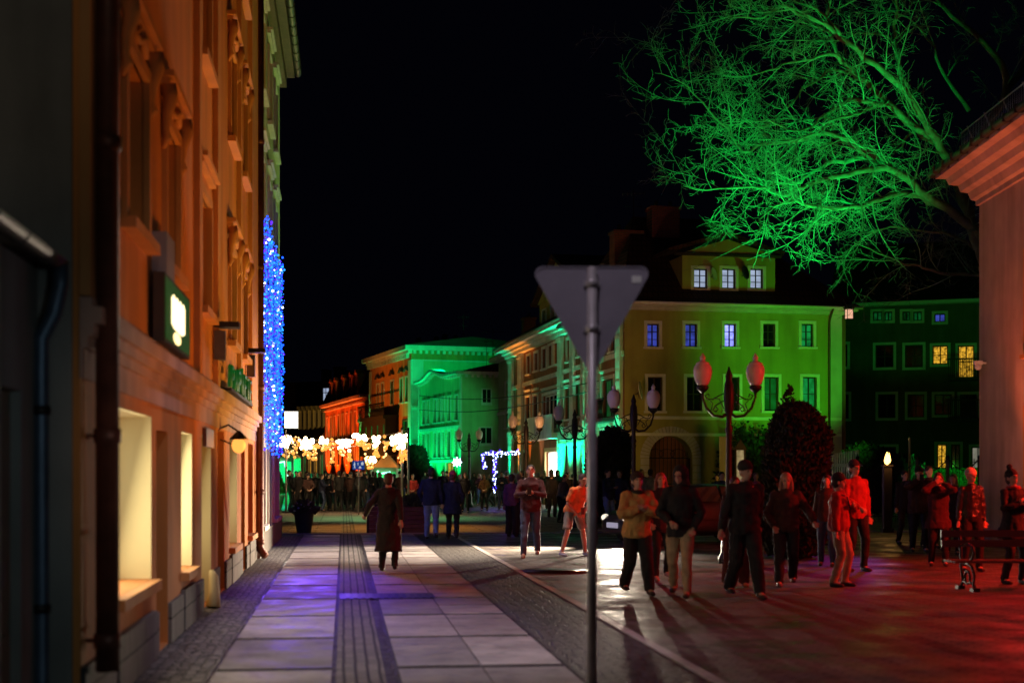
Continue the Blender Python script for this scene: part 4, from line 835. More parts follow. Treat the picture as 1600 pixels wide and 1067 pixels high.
for px_, ptop, ww in ((484, 577, .5), (490, 578, .4), (508, 573, 1.6), (520, 579, .5)):
    x, zt_ = FZ.xz(px_, ptop); g = MB(); g.box(x-ww/2, x+ww/2, 3, 4, z2-1, zt_); g.box(x-ww/2-.1, x+ww/2+.1, 2.9, 4.1, zt_, zt_+.2); g.build('chimney', M['brick'], zh)

# ---------------------------------------------------------------- dark block of flats behind the tree
FF = Facade('dark_flats', P(1300, 740, 84), P(1640, 740, 80)); fh = FF.root; tag(fh, 'dark block of flats behind the bare tree with two yellow lit windows and balconies', 'building')
HF = FF.xz(1400, 477)[1]
wf = []
for q, pn in (((1364, 1378, 487, 501), 'lit_green_dim'), ((1382, 1394, 487, 501), 'lit_green_dim'), ((1410, 1422, 487, 501), 'lit_green_dim'), ((1427, 1440, 487, 501), 'lit_green_dim'), ((1460, 1477, 490, 503), 'lit_blue'),
              ((1312, 1324, 538, 573), 'glass'), ((1368, 1396, 539, 574), 'glass'), ((1414, 1442, 539, 574), 'glass'), ((1457, 1481, 540, 569), 'lit_yellow'), ((1497, 1522, 540, 590), 'lit_yellow'),
              ((1312, 1326, 616, 654), 'glass'), ((1372, 1399, 616, 653), 'glass'), ((1418, 1444, 616, 652), 'glass'), ((1460, 1487, 616, 648), 'glass'), ((1500, 1526, 616, 650), 'glass'),
              ((1310, 1328, 698, 730), 'glass'), ((1374, 1400, 698, 735), 'glass'), ((1464, 1479, 694, 732), 'lit_yellow'), ((1486, 1500, 694, 740), 'glass'), ((1518, 1538, 698, 745), 'lit_shop_dim')):
    wf.append(FF.rect(*q)+[pn])
g = MB(); wall_mesh(g, FF.L, HF, [o[:4] for o in wf]); shell(g, FF.L, HF, 12); g.build('wall', M['plaster_dark'], fh)
for o in wf: window(fh, o, 'frame_dark', o[4], .16, 'trim_white', .15, .04, bars=(1, 1 if o[3]-o[2] > 1 else 0), sill=False)
g = MB(); g.box(-.3, FF.L, -.6, 0, HF-.05, HF+.15); g.build('eaves', M['trim_white'], fh)
g = MB(); g.prism([(-.6, HF+.16), (-.6, HF+.2), (6, HF+4.5), (12, HF+.16)], -.2, FF.L, YZ); g.build('roof', M['roof_dark'], fh)
for py_ in (592, 655):
    a, z = FF.xz(1482, py_); b = FF.xz(1560); g = MB(); g.box(a, b, -1.3, -.0, z-.15, z)
    for k in range(26): x = a+.06+(b-a-.12)*k/25; g.box(x-.025, x+.025, -1.28, -1.23, z, z+1.0)
    g.box(a, b, -1.3, -1.22, z+1.0, z+1.08); g.build('balcony', M['frame_dark'], fh)

# ---------------------------------------------------------------- pink building at the right edge
dC = 35.0; pA = P(1530, 740, dC); dirn = Vector((-.0158, -1)).normalized()
FP = Facade('pink_corner_building', (pA.x, pA.y), (pA.x+dirn.x*11, pA.y+dirn.y*11)); ph = FP.root
tag(ph, 'pink plastered corner building with a heavy moulded cornice at the right edge', 'building')
HP = CH+(740-318)/FPX*dC
op = [[3.45, 4.5, 4.3, 6.5], [3.45, 4.5, 1.2, 3.0], [6.5, 7.6, 4.3, 6.5]]
g = MB(); wall_mesh(g, FP.L, HP, op); shell(g, FP.L, HP, 9); g.build('wall', M['plaster_pink'], ph)
for o in op: window(ph, o, 'frame_dark', 'glass', .16, 'plaster_orange', .16, .05)
g = MB(); prof = [(0, .0), (.07, .0), (.07, .12), (.16, .16), (.22, .34), (.36, .40), (.40, .56), (.58, .62), (.64, .78), (.84, .82), (.84, .92), (0, .92)]
def ring(px_):  # mitred cornice round two sides
    return [(-px_, -px_), (FP.L+.5, -px_)], px_
k = len(prof); vs = []
for d, z in prof: vs += [(FP.L+.5, -d, HP+z-.05), (-d, -d, HP+z-.05), (-d, 9, HP+z-.05)]
fs = []
for i in range(k-1):
    for j in range(2): fs.append((i*3+j, i*3+j+1, (i+1)*3+j+1, (i+1)*3+j))
g.add(vs, fs); g.build('cornice', M['plaster_pink'], ph)
g = MB(); zg = HP+.90; g.tube([(FP.L+.5, -.93, zg), (-.93, -.93, zg), (-.93, 6, zg)], .09, 10)
for q in range(16): g.lathe([(.09, -.015), (.104, -.015), (.104, .015), (.09, .015)], (0, 0, 0), 8) if 0 else None
for q in range(16): g.box(-.4+q*.75, -.36+q*.75, -1.035, -.83, zg-.10, zg+.09)
g.build('gutter', M['zinc'], ph)
g = MB(); z0 = HP+.88; g.add([(-.86, -.86, z0), (FP.L+.5, -.86, z0), (FP.L+.5, 4.5, z0+3.4), (4.0, 4.5, z0+3.4), (-.86, 10, z0), (-.86, -.86, z0+.06)], [(0, 1, 2, 3), (0, 3, 4)]); g.build('roof', M['roof_dark'], ph)
rt = empty('snow_guard', FP.world(0, 0, 0), FP.rz); tag(rt, 'metal snow guard rail on the roof edge of the pink corner building', 'snow guard')
g = MB(); zs_ = z0+.42; yy = -.45; xs0 = .0
g.tube([(xs0, yy, zs_+.42), (FP.L, yy, zs_+.42)], .018, 5); g.tube([(xs0, yy, zs_), (FP.L, yy, zs_)], .014, 5)
for q in range(int(FP.L/.12)): g.tube([(xs0+.06+q*.12, yy, zs_), (xs0+.06+q*.12, yy, zs_+.42)], .006, 3)
g.build('rail', M['galv'], rt); g = MB()
for q in range(9): g.tube([(xs0+.5+q*1.3, yy+.25, zs_-.12), (xs0+.5+q*1.3, yy, zs_+.48)], .02, 5)
g.build('stay', M['galv'], rt)
x, z = FP.xz(1541, 567); rt = empty('wall_camera', FP.world(x, 0, z), FP.rz); tag(rt, 'small pale security camera on the corner of the pink building', 'security camera')
g = MB(); g.box(-.05, .05, -.3, -.1, -.05, .05); g.ball((0, -.2, -.09), .09, 8, 6); g.build('body', M['trim_white'], rt); g = MB(); g.tube([(0, 0, 0), (0, -.12, 0)], .03, 6); g.build('mount', M['trim_white'], rt)
# ---------------------------------------------------------------- yield sign seen from behind
def road_sign():
    d = 10.4; x = (925-HX)/FPX*d; rt = empty('yield_sign', (x, d, 0)); tag(rt, 'blank grey back of a triangular yield sign on a steel pole in the foreground', 'road sign')
    k = d/FPX; zt = CH+(740-415)*k; zb = CH+(740-577)*k; hw = .455
    g = MB(); g.tube([(0, 0, 0), (0, 0, zt-.02)], .036, 16); g.ball((0, 0, zt-.02), (.036, .036, .015), 12, 4); g.build('pole', M['galv'], rt)
    c = [(-hw, zt), (hw, zt), (0, zb-.06)]; pts = []; r = .055                      # rounded corners
    for i in range(3):
        p = Vector(c[i]); a = (Vector(c[i-1])-p).normalized(); b = (Vector(c[(i+1) % 3])-p).normalized(); bis = (a+b).normalized(); sn = a.cross(b); ang = math.acos(max(-1, min(1, a.dot(b))))
        cc = p+bis*(r/sin(ang/2)); t0 = p+a*(r/tan(ang/2)); t1 = p+b*(r/tan(ang/2))
        a0 = math.atan2((t0-cc).y, (t0-cc).x); a1 = math.atan2((t1-cc).y, (t1-cc).x); da = (a1-a0+pi) % (2*pi)-pi
        for j in range(7): t = a0+da*j/6; pts.append((cc.x+r*cos(t), cc.y+r*sin(t)))
    g = MB(); g.prism(pts, .045, .049); pl = g.build('plate', M['sign_back'], rt)
    g = MB(); n = len(pts); ctr = Vector((0, (zt*2+zb)/3)); 
    inn = [tuple(ctr+(Vector(p)-ctr)*.965) for p in pts]
    vs = [(p[0], .038, p[1]) for p in pts]+[(p[0], .038, p[1]) for p in inn]+[(p[0], .0445, p[1]) for p in inn]+[(p[0]*1.0, .0445, p[1]) for p in pts]
    fs = []
    for i in range(n): j = (i+1) % n; fs += [(i, j, n+j, n+i), (n+i, n+j, 2*n+j, 2*n+i), (i, 3*n+i, 3*n+j, j)]
    g.add(vs, fs); g.build('rim', M['sign_back'], rt)
    for z in (zt-.13, zb+.30):
        g = MB(); wd = .30 if z > zt-.2 else .12; g.box(-.06, -.038, .025, .043, z-.02, z+.02); g.box(.038, .06, .025, .043, z-.02, z+.02); g.tube([(0, 0, z-.03), (0, 0, z+.03)], .042, 14); g.build('clamp', M['galv'], rt)
    g = MB(); g.box(hw-.16, hw-.09, .040, .0449, zt-.12, zt-.07); g.build('sticker', M['trim_white'], rt)
road_sign()
# ---------------------------------------------------------------- street lamps
def street_lamp():
    rt = empty('street_lamp')
    g = MB(); g.lathe([(.20, 0), (.20, .12), (.15, .2), (.14, .5), (.11, .62), (.085, .7), (.08, 1.0), (.06, 1.1), (.052, 2.4), (.075, 2.46), (.052, 2.52), (.05, 2.72), (.085, 2.82), (.10, 3.05), (.085, 3.3), (.05, 3.38), (.07, 3.45), (.03, 3.55), (.01, 3.62)], n=14); g.build('pole', M['iron'], rt)
    for s in (-1, 1):
        g = MB(); X = .485*s
        g.tube([(0, 0, 2.78), (.12*s, 0, 2.70), (.28*s, 0, 2.72), (.42*s, 0, 2.86), (X, 0, 3.06), (X, 0, 3.18)], [.03, .028, .026, .024, .022, .03], 8)
        g.tube([(0, 0, 3.0), (.13*s, 0, 2.98), (.25*s, 0, 2.9), (.30*s, 0, 2.82), (.24*s, 0, 2.79), (.2*s, 0, 2.84), (.24*s, 0, 2.88)], .014, 6)
        g.tube([(.04*s, 0, 3.15), (.16*s, 0, 3.10), (.30*s, 0, 3.02), (.40*s, 0, 3.02), (.44*s, 0, 3.09), (.38*s, 0, 3.12), (.36*s, 0, 3.06)], .014, 6)
        g.tube([(.1*s, 0, 2.85), (.18*s, 0, 3.02), (.26*s, 0, 3.04)], .011, 5); g.tube([(.34*s, 0, 2.8), (.3*s, 0, 2.94), (.36*s, 0, 3.0)], .011, 5)
        g.lathe([(.03, 3.14), (.10, 3.2), (.115, 3.25), (.10, 3.27)], (X, 0, 0), 12); g.build('arm', M['iron'], rt)
        g = MB(); g.lathe([(.08, 3.27), (.12, 3.32), (.152, 3.40), (.17, 3.50), (.172, 3.56), (.155, 3.63), (.125, 3.665), (.13, 3.675), (.12, 3.69), (.055, 3.72), (.04, 3.75), (.052, 3.775), (.05, 3.80), (.03, 3.83), (.01, 3.87)], (X, 0, 0), 18)
        g.build('globe', M['globe'], rt)
    return rt
L0 = street_lamp(); GL = 'unlit twin-globe street lamps along the square'
lamps = [(1139, 26.2, 1.0, 0, 'unlit twin-globe street lamp nearest the camera, beside the clipped conifer'), (990, 35.2, 1.0, 0, 'unlit twin-globe street lamp standing in front of the arched gate of the olive house'),
         (898, 43.5, 1.0, 0, 'unlit twin-globe street lamp half hidden behind the yield sign pole'), (822, 52.5, 1.02, 0, 'unlit twin-globe street lamp in front of the orange lit end of the ornate house'), (733, 70, 1.02, 0, 'smallest twin-globe street lamp, before the dark side wall of the green house')]
for i, (px, d, sc_, rz, lab) in enumerate(lamps):
    o = L0 if i == 0 else copy_tree(L0)
    o.location = ((px-HX)/FPX*d, d, 0); o.scale = (sc_,)*3; o.rotation_euler = (0, 0, rz); tag(o, lab, 'street lamp', GL)
# ---------------------------------------------------------------- the bare tree
def tree():
    d0 = 43.0; base = Vector((P(1598, 740, d0).x, d0, 0)); rt = empty('bare_tree', base); tag(rt, 'large leafless tree lit bright green from below, its crown spreading over the roofs', 'tree')
    def q(pts, dd): # crop pixels of the crown to metres
        out = []
        for i, (x, y) in enumerate(pts):
            t = i/(len(pts)-1); dep = d0+dd[0]+(dd[1]-dd[0])*t; out.append(P(980+x*.4122, y*.4122, dep)-base)
        return out
    limbs = [(q([(1360, 1000), (1320, 900), (1290, 800), (1250, 690), (1205, 590), (1150, 500), (1090, 390), (1010, 300), (900, 220), (800, 140), (730, 90), (650, 55), (590, 30), (480, 70), (390, 70)], (0, -3)), .20, .02),
        (q([(1180, 545), (1060, 460), (960, 360), (880, 290), (820, 240), (780, 160), (755, 60), (770, -60)], (-.5, -2)), .13, .03),
        (q([(1400, 950), (1290, 850), (1170, 770), (1080, 700), (980, 640), (900, 645), (800, 670), (700, 695), (650, 720), (590, 740), (520, 715), (430, 710), (300, 720), (210, 700)], (-.6, -3)), .16, .012),
        (q([(1170, 772), (1080, 735), (960, 755), (850, 785), (700, 785), (620, 765), (560, 785), (510, 830), (480, 910)], (-.6, -4)), .11, .012),
        (q([(1000, 645), (920, 595), (850, 605), (760, 620), (690, 665), (640, 700), (570, 690), (500, 640)], (-.5, 1)), .12, .012),
        (q([(960, 620), (930, 590), (850, 540), (790, 515), (720, 510), (620, 535), (520, 545), (440, 575), (400, 520), (330, 440), (270, 370), (200, 310), (100, 280)], (-1, -2)), .11, .01),
        (q([(1000, 640), (940, 610), (860, 560), (820, 530)], (-1, -1)), .11, .08),
        (q([(1000, 400), (950, 400), (870, 375), (810, 400), (750, 440), (700, 480), (640, 500), (560, 470), (470, 460), (360, 470)], (-1, -3)), .09, .01),
        (q([(950, 400), (880, 425), (800, 450), (730, 500), (640, 540)], (-1, -3)), .07, .02),
        (q([(820, 240), (780, 205), (700, 220), (620, 235), (540, 265), (440, 290), (350, 275)], (-2, -3)), .07, .01),
        (q([(880, 290), (780, 262), (710, 310), (650, 360), (600, 420), (520, 480), (470, 500)], (-1, -2)), .06, .01),
        (q([(1060, 330), (1030, 280), (1015, 180), (1000, 150), (920, 125), (800, 130), (700, 95)], (-1, 0)), .08, .01),
        (q([(1010, 155), (1012, 100), (1020, 20), (1030, -90)], (0, 0)), .07, .04),
        (q([(1250, 690), (1350, 500), (1440, 350), (1400, 210), (1270, 100), (1180, 0), (1130, -80)], (1, 3)), .17, .04),
        (q([(1440, 340), (1500, 250), (1540, 100), (1560, -80)], (2, 4)), .12, .05),
        (q([(1300, 420), (1210, 290), (1160, 180), (1100, 100), (1000, 40)], (2, 3)), .08, .01),
        (q([(1180, 560), (1090, 505), (1040, 560), (985, 610)], (0, 0)), .06, .02),
        (q([(1420, 1080), (1320, 1040), (1180, 1035), (1100, 1010), (1040, 1000), (950, 960), (860, 920)], (1, 0)), .08, .01),
        (q([(1350, 950), (1250, 900), (1150, 880), (1000, 860), (900, 900), (820, 960)], (1, 1)), .07, .01),
        (q([(800, 140), (740, 60), (640, 0), (560, -60)], (-2, -2)), .06, .02),
        (q([(750, 440), (790, 500)], (-1, -1)), .05, .04)]
    tk = MB(); tk.tube([(0, 0, 0), (.05, 0, .6), (-.05, 0, 2.5), (-.15, 0, 5), limbs[0][0][0]], [.55, .45, .38, .34, .26], 14)
    tk.tube([(-.1, 0, 4), (.4, .1, 6), limbs[13][0][1]], [.3, .26, .2], 12)
    tk.tube([(-.1, 0, 4.6), limbs[2][0][0]], [.26, .2], 10)
    tk.tube([(0, 0, 4.2), limbs[17][0][0]], [.2, .1], 8)
    tk.build('trunk', M['bark'], rt)
    rr = random.Random(21); tw = MB()
    def walk(p, d, L, r0, r1, n, wig, lift=0):
        pts = [p]; d = d.normalized(); v = Vector((rr.gauss(0, 1), rr.gauss(0, 1), rr.gauss(0, 1)))*wig*.5
        for i in range(n):
            v = v*.6+Vector((rr.gauss(0, 1), rr.gauss(0, 1), rr.gauss(0, 1)))*wig
            d = (d+v+Vector((0, 0, lift))).normalized(); pts.append(pts[-1]+d*(L/n))
        return pts, [r0+(r1-r0)*i/n for i in range(n+1)]
    def rdir(t, spread):
        a = Vector((rr.gauss(0, 1), rr.gauss(0, .8), rr.gauss(0, 1))); a -= t*a.dot(t); a = a.normalized() if a.length > .01 else t.orthogonal()
        return (t*cos(spread)+a*sin(spread)).normalized()
    def spawn(pts, rad, L, lvl, dens=1):
        tot = sum((pts[i+1]-pts[i]).length for i in range(len(pts)-1)); step = (.40*dens, .215, .15)[lvl-1]; s = step*(1.5 if lvl == 1 else .8)
        acc = 0
        for i in range(len(pts)-1):
            a, b = pts[i], pts[i+1]; sl = (b-a).length; t = (b-a)/max(sl, 1e-6)
            while s < acc+sl:
                u = (s-acc)/sl; p = a.lerp(b, u); r = rad[i]+(rad[i+1]-rad[i])*u; f = s/tot
                s += step*rr.uniform(.6, 1.4)
                pxx = HX+(p.x+base.x)/(p.y+base.y)*FPX
                if p.z < 4.5 or (p.z < 8.1 and pxx < 1235) or (p.z < 7.2 and pxx < 1300): continue
                if lvl == 1: ln = rr.uniform(1.0, 3.1)*(.75+.5*f); rr0 = min(r*.45, .024); spread = rr.uniform(.5, 1.15)
                elif lvl == 2: ln = rr.uniform(.35, 1.0)*(1-.35*f); rr0 = min(r*.55, .010); spread = rr.uniform(.5, 1.1)
                else: ln = rr.uniform(.12, .38); rr0 = .006; spread = rr.uniform(.5, 1.1)
                droop = -.05 if (p.z < 9 and rr.random() < .55) else .03
                n = (7, 5, 3)[lvl-1]; P2, R2 = walk(p, rdir(t, spread), ln, max(rr0, .006), .0042, n, (.12, .16, .18)[lvl-1], droop)
                tw.tube(P2, R2, 4 if lvl == 1 else 3, cap=False)
                if lvl < 3: spawn(P2, R2, ln, lvl+1)
            acc += sl
    for li, (pts, r0, r1) in enumerate(limbs):
        # resample with a little gnarl
        fine = []; n = len(pts)
        for i in range(n-1):
            for k in range(3):
                t = k/3; p0, p1, p2, p3 = pts[max(i-1, 0)], pts[i], pts[i+1], pts[min(i+2, n-1)]
                fine.append(.5*((2*p1)+(p2-p0)*t+(2*p0-5*p1+4*p2-p3)*t*t+(3*p1-p0-3*p2+p3)*t**3))
        fine.append(pts[-1]); m = len(fine)
        fine = [f+Vector((rr.gauss(0, .03), rr.gauss(0, .05), rr.gauss(0, .03))) for f in fine]
        rad = [r0+(r1-r0)*(i/(m-1))**.8 for i in range(m)]
        lb = MB(); lb.tube(fine, rad, 8); lb.build('limb', M['bark'], rt)
        spawn(fine, rad, 0, 1, 1 if li < 13 or li > 16 else 2.2)
    tw.build('twigs', M['twig'], rt); print('twig verts', len(tw.v))
tree()
# ---------------------------------------------------------------- conifers, hedge, plants
def leafcloud(mb, n, shape, size, rr, up=.6):
    for _ in range(n):
        p, nrm = shape(rr); d = (nrm*.5+Vector((rr.gauss(0, .4), rr.gauss(0, .4), up+rr.gauss(0, .3)))).normalized()
        s = d.cross(Vector((rr.gauss(0, 1), rr.gauss(0, 1), rr.gauss(0, .3)))).normalized(); L = size*rr.uniform(.6, 1.5); wd = L*.28
        mb.add([p-s*wd*.4, p+d*L*.5-s*wd, p+d*L, p+d*L*.5+s*wd, p+s*wd*.4], [(0, 1, 2, 3, 4)])
def column(name, loc, rad, h, label, n, seed, tip=True, m='conifer', size=.13):
    rt = empty(name, loc); tag(rt, label, 'conifer'); rr = random.Random(seed)
    def prof(z): 
        t = z/h; return rad*(min(1, .72+t*1.4) if t < .2 else (1 if t < .68 else sqrt(max(0, 1-((t-.68)/.33)**2))))
    lumps = [(rr.uniform(0, 2*pi), rr.uniform(0, h), rr.uniform(.25, .6), rr.uniform(-.12, .16)) for _ in range(70)]
    def shape(rr):
        z = rr.uniform(.05, h); th = rr.uniform(0, 2*pi); b = sum(a*math.exp(-(((th-t0+pi) % (2*pi)-pi)*rad/w_)**2-((z-z0)/w_)**2) for t0, z0, w_, a in lumps)
        r = prof(z)*(1+b*1.3)*(rr.uniform(.78, 1.03) if rr.random() < .9 else rr.uniform(1.0, 1.16)); return Vector((r*cos(th), r*sin(th), z)), Vector((cos(th), sin(th), .1))
    g = MB(); leafcloud(g, n, shape, size, rr, .7)
    g.lathe([(prof(h*i/14)*.78+.01, h*i/14*.97) for i in range(15)], n=16)
    if tip:
        for k in range(90):
            z = h+rr.uniform(-.1, .32); p = Vector((rr.gauss(0, .10*max(.1, 1-(z-h)/.34))-.12, rr.gauss(0, .05), z)); leafcloud(g, 1, lambda r_: (p, Vector((rr.gauss(0, .5), 0, .2)).normalized()), .08, rr, .9)
    g.build('foliage', M[m], rt); g = MB(); g.tube([(0, 0, 0), (0, 0, h*.8)], .07, 6); g.build('trunk', M['bark'], rt)
    return rt
dd = 28.0; column('clipped_conifer', (P(1243, 740, dd).x, dd, 0), .55, CH+(740-634)/FPX*dd+.02, 'large clipped columnar conifer with a shaggy tip, dark and red lit', 52000, 1, size=.075)
dd = 47.0; column('conifer', (P(943, 740, dd).x, dd, 0), .42, CH+(740-690)/FPX*dd, 'dark slim conifer right behind the yield sign pole, before the ornate house', 5000, 2, False, size=.16)
dd = 50.0; column('conifer', (P(958, 740, dd).x, dd, 0), .5, CH+(740-672)/FPX*dd, 'taller dark conifer right of the yield sign pole, by the ornate house', 5000, 3, False, size=.16)
dd = 95.0; column('conifer', (P(648, 740, dd).x, dd, 0), .75, CH+(740-700)/FPX*dd, 'far dark conifer between the garland posts and the green house', 2500, 4, False, size=.3)
# climbing shrub on the olive house
rt = empty('climbing_shrub', FD.world(FD.xz(1175), 0, 0), FD.rz); tag(rt, 'dark climbing shrub spreading over the lower wall of the olive house by the conifer', 'shrub'); rr = random.Random(8); g = MB()
for k in range(90):
    a = rr.uniform(-.2, pi+.2); p0 = Vector((rr.uniform(-1.0, 1.2), -.5, rr.uniform(1.0, 2.6))); pts = [p0]; d = Vector((cos(a), 0, sin(a)*.8))
    for i in range(6): d = (d+Vector((rr.gauss(0, .25), rr.gauss(0, .1), rr.gauss(0, .25)))).normalized(); pts.append(pts[-1]+d*rr.uniform(.1, .28))
    for p in pts[1:]:
        if p.z > .1: leafcloud(g, 14, lambda r_: (p+Vector((rr.gauss(0, .15), rr.gauss(0, .12), rr.gauss(0, .15))), Vector((0, -1, 0))), .16, rr, .2)
g.build('foliage', M['leaf'], rt); g = MB()
for k in range(6): g.tube([(k*.2-.5, -.4, 0), (k*.3-.8, -.4, 1.2), (k*.4-1, -.3, 2.6)], .03, 5)
g.build('stems', M['bark'], rt)
# display case and white notice board before the olive house
r = empty('notice_board', P(1123, 740, 56)*Vector((1, 1, 0)) if 0 else Vector((P(1131, 740, 56).x, 56, 0))); tag(r, 'tall pale panel standing before the olive house, left of the near lamp post', 'board')
k = 56/FPX; g = MB(); g.box(-7*k, 7*k, -.06, .06, .5, CH+58*k); g.build('panel', M['plaster_cream'], r); g = MB(); g.box(-7*k, -6*k, -.05, .05, 0, .5); g.box(6*k, 7*k, -.05, .05, 0, .5); g.build('leg', M['iron'], r)
r = empty('display_case', Vector((P(1156, 740, 56).x, 56, 0))); tag(r, 'small lit display case with a pointed roof right of the near lamp post', 'display case')
g = MB(); g.box(-.2, .2, -.15, .15, 0, .6); g.box(-.2, -.15, -.15, .15, .6, 2.6); g.box(.15, .2, -.15, .15, .6, 2.6); g.prism([(-.26, 2.6), (.26, 2.6), (0, 3.0)], -.2, .2); g.build('cabinet', M['wood'], r)
g = MB(); g.box(-.15, .15, -.02, .02, .62, 2.58); g.build('pane', emit('case_glow', (1, .75, .35), .35, noise=.7, scale=4), r)
# hedge behind the fence
g = MB(); rr = random.Random(9)
x0, x1 = P(1345, 740, 60).x, P(1545, 740, 60).x
def hs(rr): 
    f = rr.random(); return (Vector((rr.uniform(x0, x1), 60-rr.uniform(0, .3), rr.uniform(.05, 1.65))), Vector((0, -1, .1))) if f < .8 else (Vector((rr.uniform(x0, x1), rr.uniform(59.7, 61), 1.65+rr.uniform(-.05, .12))), Vector((0, 0, 1)))
leafcloud(g, 11000, hs, .16, rr, .3); g.box(x0, x1, 59.85, 61, 0, 1.6)
tag(g.build('clipped_hedge', M['hedge'], None), 'clipped hedge lit bright green behind the iron fence', 'hedge')
for px_, hh, sd in ((1352, 2.6, 5), (1402, 2.2, 6)):
    rt = empty('bush', (P(px_, 740, 57).x, 57, 0)); tag(rt, {5: 'tall dark bush left of the torch lamp, behind the iron fence', 6: 'lower dark bush right of the torch lamp, behind the iron fence'}[sd], 'bush'); rr = random.Random(sd); g = MB()
    def bs(rr): v = Vector((rr.gauss(0, 1), rr.gauss(0, 1), rr.gauss(0, 1))).normalized(); return Vector((v.x*1.0, v.y*.7, hh*.55+v.z*hh*.45))*1, v
    leafcloud(g, 2600, bs, .3, rr, .3); g.ball((0, 0, hh*.55), (.8, .6, hh*.4), 10, 8); g.build('foliage', M['conifer'], rt)
# ---------------------------------------------------------------- iron fence with wavy top
FEN = Facade('iron_fence', P(1340, 740, 46), P(1560, 740, 44)); ft = FEN.root; tag(ft, 'black iron railing fence with a wavy top rail in front of the hedge', 'fence')
def ftop(x): u = (x/FEN.L*4.6) % 1; return 1.75+.38*abs(2*u-1)**1.6
n = int(FEN.L/.11); pk = MB(); rl = MB()
for i in range(n+1): x = i*.11; z = ftop(x)+.12; pk.tube([(x, 0, .12), (x, 0, z)], .009, 4, cap=False); pk.lathe([(.016, z), (.001, z+.07)], (x, 0, 0), 4)
pk.build('pickets', M['iron'], ft); rl.tube([(i*.11, 0, ftop(i*.11)) for i in range(n+1)], .02, 5); rl.tube([(0, 0, .3), (FEN.L, 0, .3)], .018, 5); rl.build('rail', M['iron'], ft)
for t in (0, .22, .435, .65, .87, 1): g = MB(); g.box(t*FEN.L-.05, t*FEN.L+.05, -.05, .05, 0, 2.1); g.ball((t*FEN.L, 0, 2.16), .07, 8, 6); g.build('post', M['iron'], ft)
FEN2 = Facade('picket_fence', P(1300, 740, 50), P(1347, 740, 49)); ft = FEN2.root; tag(ft, 'short white picket fence beside the corner of the olive house', 'fence')
pk = MB(); n = int(FEN2.L/.10)
for i in range(n): pk.box(i*.10, i*.10+.055, -.01, .01, .1, 2.35+.15*(i/n))
pk.build('pickets', M['trim_white'], ft); g = MB(); g.box(0, FEN2.L, .012, .05, .4, .5); g.box(0, FEN2.L, .012, .05, 1.9, 2.0); g.build('rail', M['trim_white'], ft)
r = empty('wayside_post', Vector((P(1421, 740, 52).x, 52, 0))); tag(r, 'thin pale post standing behind the iron fence, right of the torch lamp', 'post'); g = MB(); g.lathe([(.06, 0), (.05, 2.9), (.07, 2.92), (.0, 3.0)], n=8); g.build('shaft', M['plaster_cream'], r)
# flame lamp on a dark post
dl = 40.0; r = empty('torch_lamp', Vector((P(1386, 740, dl).x, dl, 0))); tag(r, 'post lamp with a burning orange flame in front of the iron fence', 'torch')
zf = CH+(740-726)/FPX*dl; g = MB(); g.box(-.11, .11, -.11, .11, 0, zf-.05); g.box(-.14, .14, -.14, .14, zf-.05, zf); g.box(-.15, .15, -.15, .15, 0, .12); g.build('post', M['iron'], r)
g = MB(); g.lathe([(.02, zf), (.075, zf+.06), (.085, zf+.12), (.06, zf+.22), (.03, zf+.31), (.0, zf+.37)], (.0, 0, 0), 10); g.lathe([(.02, zf+.05), (.05, zf+.12), (.03, zf+.24), (.0, zf+.36)], (.06, 0, 0), 8); g.build('flame', emit('flame', (1, .52, .12), 6), r)
lamp('POINT', 'torch_light', (r.location.x, r.location.y-.3, zf+.2), 25, (1, .45, .12), size=.1)
# ---------------------------------------------------------------- bench at the right
def bench():
    b = G(1590, 924); rt = empty('park_bench', (b.x+.1, b.y+.25, 0), R(4)); tag(rt, 'dark park bench with cast iron scroll legs at the right edge', 'bench')
    g = MB()
    for k in range(4): g.box(-1.0, 1.1, -.20+k*.115, -.115+k*.115, .40, .43)
    g.build('seat', M['wood'], rt); g = MB()
    for k in range(2): g.box(-1.0, 1.1, .30+k*.02, .33+k*.02, .60+k*.14, .70+k*.14)
    g.build('backrest', M['pot'], rt)
    for x in (-.72, .82):
        g = MB(); g.tube([(x, -.24, .0), (x, -.16, .10), (x, -.2, .22), (x, -.1, .34), (x, .05, .38), (x, .25, .38)], .022, 6); g.tube([(x, .32, 0), (x, .22, .12), (x, .28, .3), (x, .30, .55), (x, .36, .88)], .022, 6)
        g.tube([(x, .05+.09*cos(t), .18+.09*sin(t)) for t in [i*pi/6 for i in range(13)]], .018, 6); g.tube([(x, -.2, .08), (x, -.05, .12), (x, .05, .09), (x, .2, .12), (x, .26, .08)], .018, 6)
        g.tube([(x, .26, .62), (x, .05, .66), (x, -.14, .62), (x, -.18, .54), (x, -.12, .46), (x, -.05, .42)], .02, 6); g.box(x-.05, x+.05, -.28, -.16, 0, .05); g.box(x-.05, x+.05, .27, .38, 0, .05); g.build('leg', M['iron'], rt)
bench()
